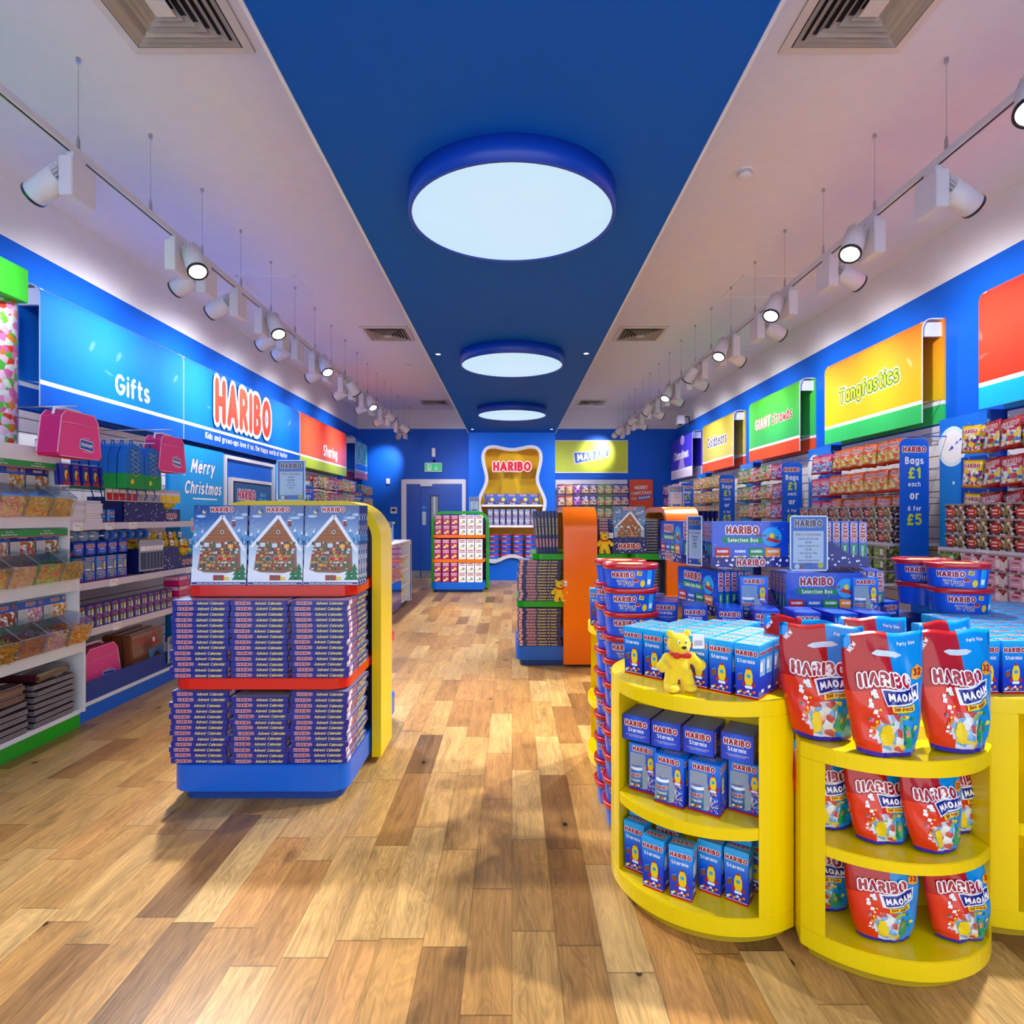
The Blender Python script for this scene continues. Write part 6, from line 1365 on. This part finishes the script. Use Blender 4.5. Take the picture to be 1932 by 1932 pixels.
mb.logo('HARIBO', 0, .075, .055, Fm, dred, wht, .0006); mb.text('Starmix', 0, .05, Fm, wht, w=.045, bold=.02); PT = ('mug', 'mug', mb.mesh('mug'), [])
for k, y in enumerate((4.49, 4.60)): put(PT, (WL(y)+.5, y, 1.346), RL-.1, 'blue drinks mug standing on the top gift shelf, %s of two' % ORD[k+1], 'mugs on the top gift shelf')
# trays of plush bears
def plush_tray(y, z, x, w_, s_, n, seed):
    t = thing('plush_tray', 'navy dotted card tray full of yellow plush bears, '+s_, 'display tray', (x, y, z), RL)
    mb = MB(); a, d = w_/2, .14; F = FR(d)
    mb.box(-a, a, -d, d, 0, .005, nd); mb.box(-a, a, d-.005, d, 0, .2, nd); mb.box(-a, -a+.005, -d, d, 0, .2, nd); mb.box(a-.005, a, -d, d, 0, .11, nd)
    P = [(-a, 0), (a, 0), (a, .11), (a*.35, .11), (a*.3, .19), (a*.2, .2), (-a, .2)]; mb.add([(u_, -d, v_) for u_, v_ in P]+[(u_, -d+.005, v_) for u_, v_ in P], [tuple(range(7)), tuple(range(13, 6, -1))]+[(i, (i+1) % 7, 7+(i+1) % 7, 7+i) for i in range(7)], nd)
    dots(mb, F, -a+.01, a*.15, .01, .19, 40, .006, seed); dots(mb, F, a*.2, a-.01, .01, .1, 18, .006, seed+1); mb.logo('HARIBO', a*.66, .05, .16, F, dred, wht, .002); mb.build('card_tray', t)
    for k in range(n):
        u_ = -a+.09+(w_-.18)*(k % (n//2))/(n//2-1); dpt = -.075+.10*(k//(n//2)); put(P_TED, (x-dpt, y+u_, z+.06+.065*(k//(n//2))), RL+random.uniform(-.4, .1), 'yellow plush bear in the %s, %s' % (s_.split(',')[0], ORD[k+1]), 'plush bears in the %s' % s_.split(',')[0], scale=.98)
random.seed(2)
plush_tray(5.08, 1.346, WL(5)+.42, .80, 'upper tray, top gift shelf', 10, 5); plush_tray(5.30, .931, WL(5)+.44, .80, 'lower tray, second gift shelf', 10, 9)
# hanging small packs
def pack(nm, m1, m2, w_=.05, h_=.1):
    mb = MB(); mb.box(-w_/2, w_/2, -.006, .006, 0, h_, m1); F = FR(.006); mb.rect(-w_*.42, w_*.42, h_*.05, h_*.6, F, m2); mb.rect(-w_*.42, w_*.42, h_*.65, h_*.8, F, wht, .0008); mb.disc(0, h_*.93, .006, F, grey, .001, 8); return ('hanging_pack', 'pack', mb.mesh(nm, .0015), [])
PKs = [pack('keyring_red', M('clear card', '#d9d4dc', .3), red), pack('keyring_white', M('clear card'), grey), pack('keyring_gold', M('clear card'), yel)]
k = 0
for i in range(13):
    y = 4.46+i*.075; k += 1; mb = MB()
    put(PKs[0 if i < 5 else 1 if i < 9 else 2], (WL(y)+.60, y, 1.51), RL-.35+rn.uniform(-.1, .1), 'small hanging keyring pack above the top gift shelf, %s from the left' % ORD[k], 'hanging keyring packs', rx=-.05)
    MB().tube([(.03, y-cy, 1.615), (.62, y-cy, 1.615)], .003, steel, 5).build('hook', t)
mb = MB(); mb.box(-.034, .034, -.012, .012, 0, .14, M('pack indigo', '#2a2fa0', .3, coat=.5)); F = FR(.012); mb.disc(0, .065, .02, F, yel, .001, 10, .035); mb.poly([(-.005, .03), (.025, .03), (.018, .085), (0, .07)], F, red, .0014); mb.rect(-.034, .034, 0, .02, F, red, .001); mb.logo('HARIBO', 0, .122, .05, F, pinkred, None, .001); PK2 = ('hanging_pack', 'pack', mb.mesh('indigo_pack', .002), [])
for i in range(6):
    y = 4.03+i*.093
    for j in range(2): put(PK2, (WL(y)+.60-j*.035, y+.0, 1.605), RL+.05, 'indigo hanging pack in the row left of the backpacks, %s, %s layer' % (ORD[i+1], ('front', 'back')[j]), 'indigo hanging packs', rx=-.08)
    MB().tube([(.03, y-cy, 1.752), (.62, y-cy, 1.752)], .003, steel, 5).build('hook', t)
# pink shoulder bags
def pinkbag():
    pk = M('pink canvas', '#f04a98', .6); pd = M('pink canvas deep', '#d01a6c', .6); a, d, h = .2, .065, .29
    P = [(-a, .02), (-a+.02, 0), (a-.02, 0), (a, .02), (a-.035, h-.04), (a-.075, h), (-a+.075, h), (-a+.035, h-.04)]
    mb = MB(); n = len(P); V = [(x, -d, z) for x, z in P]+[(x, d, z) for x, z in P]; mb.add(V, [tuple(range(n)), tuple(range(2*n-1, n-1, -1))], pk); mb.add(V, [(i, n+i, n+(i+1) % n, (i+1) % n) for i in range(n)], pd)
    F = FR(d); mb.tube([(x, -d, z) for x, z in P], .004, wht, 6, True); mb.tube([(x, d, z) for x, z in P], .004, wht, 6, True)
    mb.tube([(-a+.04, -d-.002, h-.075), (a-.04, -d-.002, h-.075)], .003, wht, 5)
    mb.poly([(-.01, .06), (.12, .045), (.115, .115), (-.005, .125)], F, wht, .002); mb.poly([(-.005, .065), (.115, .052), (.11, .11), (0, .12)], F, mid, .0026); mb.logo('MAOAM', .055, .087, .1, F, wht, None, .003, rot=-.08)
    mb.text('DO WHAT YOU', .055, .132, F, wht, w=.06, bold=.02); mb.text('FRUIT FLAVOUR CHEWS', .058, .042, F, wht, w=.08, bold=.02)
    st_ = MB(); st_.tube([(-a+.05, 0, h-.03), (-a+.06, 0, h+.01), (-.05, 0, h+.022), (.08, .0, h+.02), (a-.06, 0, h-.02)], .009, wht, 6)
    return ('shoulder_bag', 'shoulder bag', mb.mesh('pink_bag', .006), [('strap', st_.mesh('strap'), 'white strap')])
PPB = pinkbag()
put(PPB, (-2.865, 3.945, 1.775), RL, 'pink shoulder bag hanging at the left beside the sweet tube'); put(PPB, (-2.865, 5.02, 1.76), RL, 'pink shoulder bag hanging right of the blue backpacks')
for y in (3.945, 5.02): MB().tube([(.03, y-cy, 2.10), (.75, y-cy, 2.11)], .005, steel, 6).build('hook', t)
for k, (y, x, rz) in enumerate(((4.40, -3.04, RL+.05), (4.40, -3.18, RL+.1), (4.40, -3.32, RL+.05))): put(PPB, (x, y+.02, .126), rz, 'pink shoulder bag in the bottom bin, %s from the front' % ORD[k+1], 'pink bags in the bottom bin', rx=-.05, scale=1.12)
# backpacks
bkb = M('backpack blue', '#0a6fd0', .5); bkg = M('backpack green', '#0f9a3a', .5)
mb = MB(); P = [(-.10, 0), (.10, 0), (.112, .06), (.105, .24), (.07, .31), (0, .33), (-.07, .31), (-.105, .24), (-.112, .06)]; n = len(P)
V = [(x, -.03, z) for x, z in P]+[(x, .03, z) for x, z in P]; mb.add(V, [tuple(range(n)), tuple(range(2*n-1, n-1, -1))], bkb); mb.add(V, [(i, n+i, n+(i+1) % n, (i+1) % n) for i in range(n)], bkb); mb.prism([(-.114, -.031), (.114, -.031), (.114, .031), (-.114, .031)], 0, .11, bkg)
F = FR(.033); 
zz = [(-.05, .28), (.05, .25), (-.05, .21), (.05, .18), (-.05, .14), (.05, .11), (0, .09)]; mb.tube([(x, -.034, z) for x, z in zz], .0035, ytx, 5); mb.tube([(-x, -.035, z) for x, z in zz], .0035, ytx, 5); mb.disc(-.04, .05, .02, F, yel, .001, 10)
bp_ = mb.mesh('backpack', .008); st_ = MB(); st_.tube([(0, 0, .33), (0, -.02, .37), (0, .0, .385)], .005, bkb, 5).mesh; hs = MB().tube([(-.02, 0, .325), (-.01, 0, .36), (.01, 0, .36), (.02, 0, .325)], .005, bkb, 5).mesh('handle'); dr = MB().tube([(.06, 0, 0), (.07, -.01, -.05), (.05, 0, -.08)], .005, mid, 5).mesh('strap_end')
PBP = ('backpack', 'backpack', bp_, [('handle', hs), ('strap_end', dr)])
for c_, (y, x) in enumerate(((4.50, -2.82), (4.76, -2.84))):
    for j in range(6): put(PBP, (x-j*.068, y+.0, 1.60), RL+rn.uniform(-.05, .05), 'blue and green backpack, %s hook, %s from the front' % (('left', 'right')[c_], ORD[j+1]), 'blue and green backpacks')
    MB().tube([(.03, y-cy, 1.965), (.76, y-cy, 1.965)], .005, steel, 6).build('hook', t)
# mugs hanging under the top shelf
mb = MB(); mb.lathe([(.038, 0), (.04, .004), (.04, .085), (.036, .085), (.036, .01)], M('mug print wrap', '#2a62c0', .3, coat=.6), 24, cap=False); mb.lathe([(.0005, .012), (.036, .012)], M('mug inside', '#a8aab4', .3), 24, cap=False); mb.lathe([(.0361, .011), (.0361, .084)], M('mug inside'), 24, cap=False); mb.lathe([(.0005, 0), (.038, 0)], M('mug inside'), 24, cap=False)
hn = MB().tube([(.04+.022*math.sin(a), 0, .045-.026*math.cos(a)) for a in [PI*i/8 for i in range(9)]], .005, wht, 6).mesh('handle')
mm = mb.mesh('mug_body'); mm.transform(Matrix.Rotation(PI/2, 4, 'X')); hn.transform(Matrix.Rotation(PI/2, 4, 'X'))
PMU = ('mug', 'mug', mm, [('handle', hn, 'white handle')])
for k in range(9): y = 4.13+k*.103; put(PMU, (WL(y)+.50, y, 1.255), RL-(1.0 if k < 4 else .45), 'printed mug hanging under the top gift shelf, %s from the left' % ORD[k+1], 'mugs hanging under the top gift shelf')
# second shelf gift boxes
for k in range(5):
    y = 4.19+k*.118; put(P_MUG, (WL(y)+.52, y, .931), RL, 'blue window gift box on the second gift shelf, %s from the left' % ORD[k+1], 'window gift boxes on the second gift shelf', scale=1.03); put(P_LAY, (WL(y)+.49, y, 1.109), RL, 'blue gift box lying on the window boxes of the gift shelf, %s from the left' % ORD[k+1], 'gift boxes lying on the second gift shelf', scale=.98)
for k in range(7): y = 4.80+k*.045; put(pack('blister_%d' % k, M('blister grey', '#aab2c4', .15, coat=1), M('blister dark', '#4a5470', .2, coat=.8), .07, .25) if k == 0 else PBL, (WL(y)+.60, y+.02, .955), RL-.25, 'clear blister pack on the second gift shelf, %s from the left' % ORD[k+1], 'clear blister packs') if k else globals().__setitem__('PBL', pack('blister', M('blister grey', '#aab2c4', .15, coat=1), M('blister dark', '#4a5470', .2, coat=.8), .07, .25))
# third shelf: two layers of figurine boxes
mb = MB(); mb.box(-.041, .041, -.035, .035, 0, .082, M('figure box indigo', '#2c2c9a', .35, coat=.3)); F = FR(.035); mb.rect(-.03, .008, .014, .062, F, M('figure window dark', '#1c2436', .2, coat=.8)); mb.rect(-.022, .0, .014, .05, F, M('figure pale', '#9ac0e0', .4), .001); mb.disc(.022, .035, .011, F, yel, .001, 8, .022); mb.disc(.022, .018, .012, F, wht, .0012, 8, .008); mb.rect(-.041, .041, 0, .006, F, pinkred, .001); mb.rect(-.02, .02, .066, .076, F, pinkred, .001); PF = ('figurine_box', 'gift box', mb.mesh('figurine_box', .0015), [])
for r_ in range(2):
    for k in range(13): y = 4.17+k*.088; put(PF, (WL(y)+.57, y, .606+r_*.083), RL+rn.uniform(-.03, .03), 'small indigo figurine box on the third gift shelf, %s layer, %s from the left' % (('lower', 'upper')[r_], ORD[k+1]), 'figurine boxes on the third gift shelf')
mb = MB(); mb.box(-.09, .09, -.07, .07, 0, .045, M('lunch box magenta', '#d81a7a', .25, coat=.5)); mb.box(-.092, .092, -.072, .072, .045, .085, M('lunch box clear pink', '#e0b8d0', .15, coat=.8)); mb.disc(.05, .065, .012, FR(.072), red, .001, 8); PL = ('lunch_box', 'lunch box', mb.mesh('lunch_box', .005), [])
for k in range(3): put(PL, (WL(5.4)+.56, 5.42, .606+k*.088), RL, 'pink lunch box in the stack at the right of the third shelf, %s up' % ORD[k+1], 'pink lunch boxes')
# bottom: pirate blanket pack and price card
mb = MB(); mb.box(-.24, .24, -.035, .035, 0, .33, M('plank print brown', '#8a5230', .3, coat=.6)); F = FR(.035)
for i in range(4): mb.rect(-.24, .24, .06+i*.075, .063+i*.075, F, M('plank line', '#4a2814', .5))
mb.logo('HARIBO', -.1, .26, .2, F, M('faded red', '#b85048', .4), None, .001); mb.poly([(.02, .2), (.16, .2), (.1, .31)], F, red, .001); mb.disc(.09, .24, .022, F, wht, .0016, 10); mb.rect(.0, .22, .02, .17, F, M('photo blue', '#5a9ad0', .4), .0014); mb.disc(.12, .09, .05, F, brn, .0018, 10); mb.disc(-.14, .04, .025, F, pnk, .0012, 10); mb.box(-.24, .24, -.037, .037, .31, .33, M('black film', '#1c1c20', .15, coat=1))
PPI = ('blanket_pack', 'blanket', mb.mesh('plank_blanket', .012), [])
for k in range(3): put(PPI, (-3.00-.09*k, 4.98+.02*k, .13), RL+.06, 'brown plank print blanket pack in the bottom bin, %s from the front' % ORD[k+1], 'plank print blanket packs', rx=-.08)
put(price_stand(.13, .22, ['Blanket', '£8.00', 'Bag', '£10.00']), (-2.89, 5.16, .16), RL, 'small blue and white price card clipped on the bottom gift bin')

# ================================================================ christmas posters and screen bay
def wall_board(nm, label, cat, y0, y1, z0, z1, m, deco, d=.16, **k):
    yc = (y0+y1)/2; L = (y1-y0)/2; t = thing(nm, label, cat, (WL(yc), yc, 0), WROT, **k); mb = MB(); mb.box(0, d, -L, L, z0, z1, m); deco(mb, plane((d, 0, 0), (0, 1, 0), (0, 0, 1), (1, 0, 0)), L); mb.build('panel', t); return t
def dm(mb, F, L):
    mb.text('Merry', -.02, 1.93, F, wht, w=.52, bold=.035, rot=-.0, shear=.25, mo=M('poster rim blue', '#0a5cc0', .4)); mb.text('Christmas', 0, 1.70, F, wht, w=.78, bold=.035, shear=.25, mo=M('poster rim blue')); mb.rect(-.22, .3, 1.575, 1.59, F, wht, .001)
    mb.text('from', .08, 1.48, F, wht, w=.16, bold=.03); mb.logo('HARIBO', 0, 1.30, .5, F, M('logo coral red'), wht, .001)
    rr = random.Random(3); [mb.disc(rr.uniform(-.4, .4), rr.uniform(.4, 2.1), .01, F, M('moon print'), .0006+i*1e-5, 7) for i in range(24)]
wall_board('christmas_poster', 'cyan poster reading Merry Christmas from HARIBO left of the screen', 'poster', 6.20, 7.12, .05, 2.14, M('poster cyan', '#18a0ec', .4), dm)
wall_board('christmas_poster', 'cyan Merry Christmas poster right of the screen, half hidden', 'poster', 8.62, 9.46, .05, 2.14, M('poster cyan'), dm)
def ds(mb, F, L): pass
t = wall_board('screen_surround', 'blue wall panel with silver trim around the video screen', 'wall panel', 7.14, 8.60, .05, 2.14, M('surround blue', '#0d66d8', .4), ds, .14)
MB().box(.14, .17, -.73, .73, 2.08, 2.12, whl).box(.14, .17, -.73, -.69, .05, 2.08, whl).box(.14, .17, .69, .73, .05, 2.08, whl).build('trim', t)
t = thing('video_screen', 'framed video screen showing a dark HARIBO advert under the long sign', 'screen', (WL(7.85)+.142, 7.85, 1.0), WROT)
MB().box(0, .05, -.6, .6, 0, .86, whl).build('frame', t, bevel=.005); mb = MB(); mb.box(.05, .052, -.56, .56, .04, .82, blk); scm = M('screen picture', '#123f6e', emit=.9); F = plane((.052, 0, 0), (0, 1, 0), (0, 0, 1), (1, 0, 0)); mb.rect(-.54, .54, .06, .80, F, scm, .001)
mb.logo('HARIBO', -.2, .66, .5, F, M('logo dim red', '#8a2038', emit=.8), M('dim white', '#b8b0c0', emit=.6), .002); mb.text('SAVE AN', -.2, .47, F, M('screen green', '#6a9a4a', emit=.7), w=.4, bold=.02, off=.003); mb.text('EXTRA', -.2, .33, F, M('screen green'), w=.3, bold=.02, off=.003); mb.text('Merry\nChristmas', .28, .64, F, M('screen blue', '#4a90c0', emit=.7), w=.3, shear=.2, off=.003); mb.build('display', t)
# far left bays with bags
rn = random.Random(5)
for bi, (y0, y1, nm, ks) in enumerate(((9.5, 12.05, 'far left bay', ['red', 'green', 'yellow', 'red', 'pink', 'tang', 'green', 'gold', 'white']), (12.5, 13.5, 'far corner bay', ['green', 'yellow', 'orange', 'green']))):
    t, s, L, cx, cy = slatwall(-1, y0, y1, label='white slatted bay of hanging bags, '+nm+' on the left wall')
    wshelf(t, s, L, 1.1, .5); wshelf(t, s, L, .75, .52); MB().box(.03, .56, -L, L, 0, .1, blac).build('plinth', t); st_ = (y1-y0-.1)/len(ks)
    for r_, zt in enumerate((2.03, 1.78, 1.5)):
        for k, key in enumerate(ks):
            y = y0+.1+(k+.4)*st_; MB().tube([(.03, y-cy, zt-.012), (.4, y-cy, zt-.006)], .004, steel, 5).build('hook', t)
            for j in range(2): put(BAGS[key], (WL(y)+.39-j*.06, y, zt-.2), RL-.3+rn.uniform(-.1, .1), '%s film bag, %s, row %s, hook %s, %s layer' % (key, nm, ORD[r_+1], ORD[k+1], ('front', 'back')[j]), 'film bags on the far left wall', rx=-.1, scale=1.1)
banner(-3.22, 9.52, 1.86, 'left wall beside the screen', .8, .22, 'left'); banner(-3.10, 12.2, 1.90, 'far left wall between the bays', .8, .24, 'left')
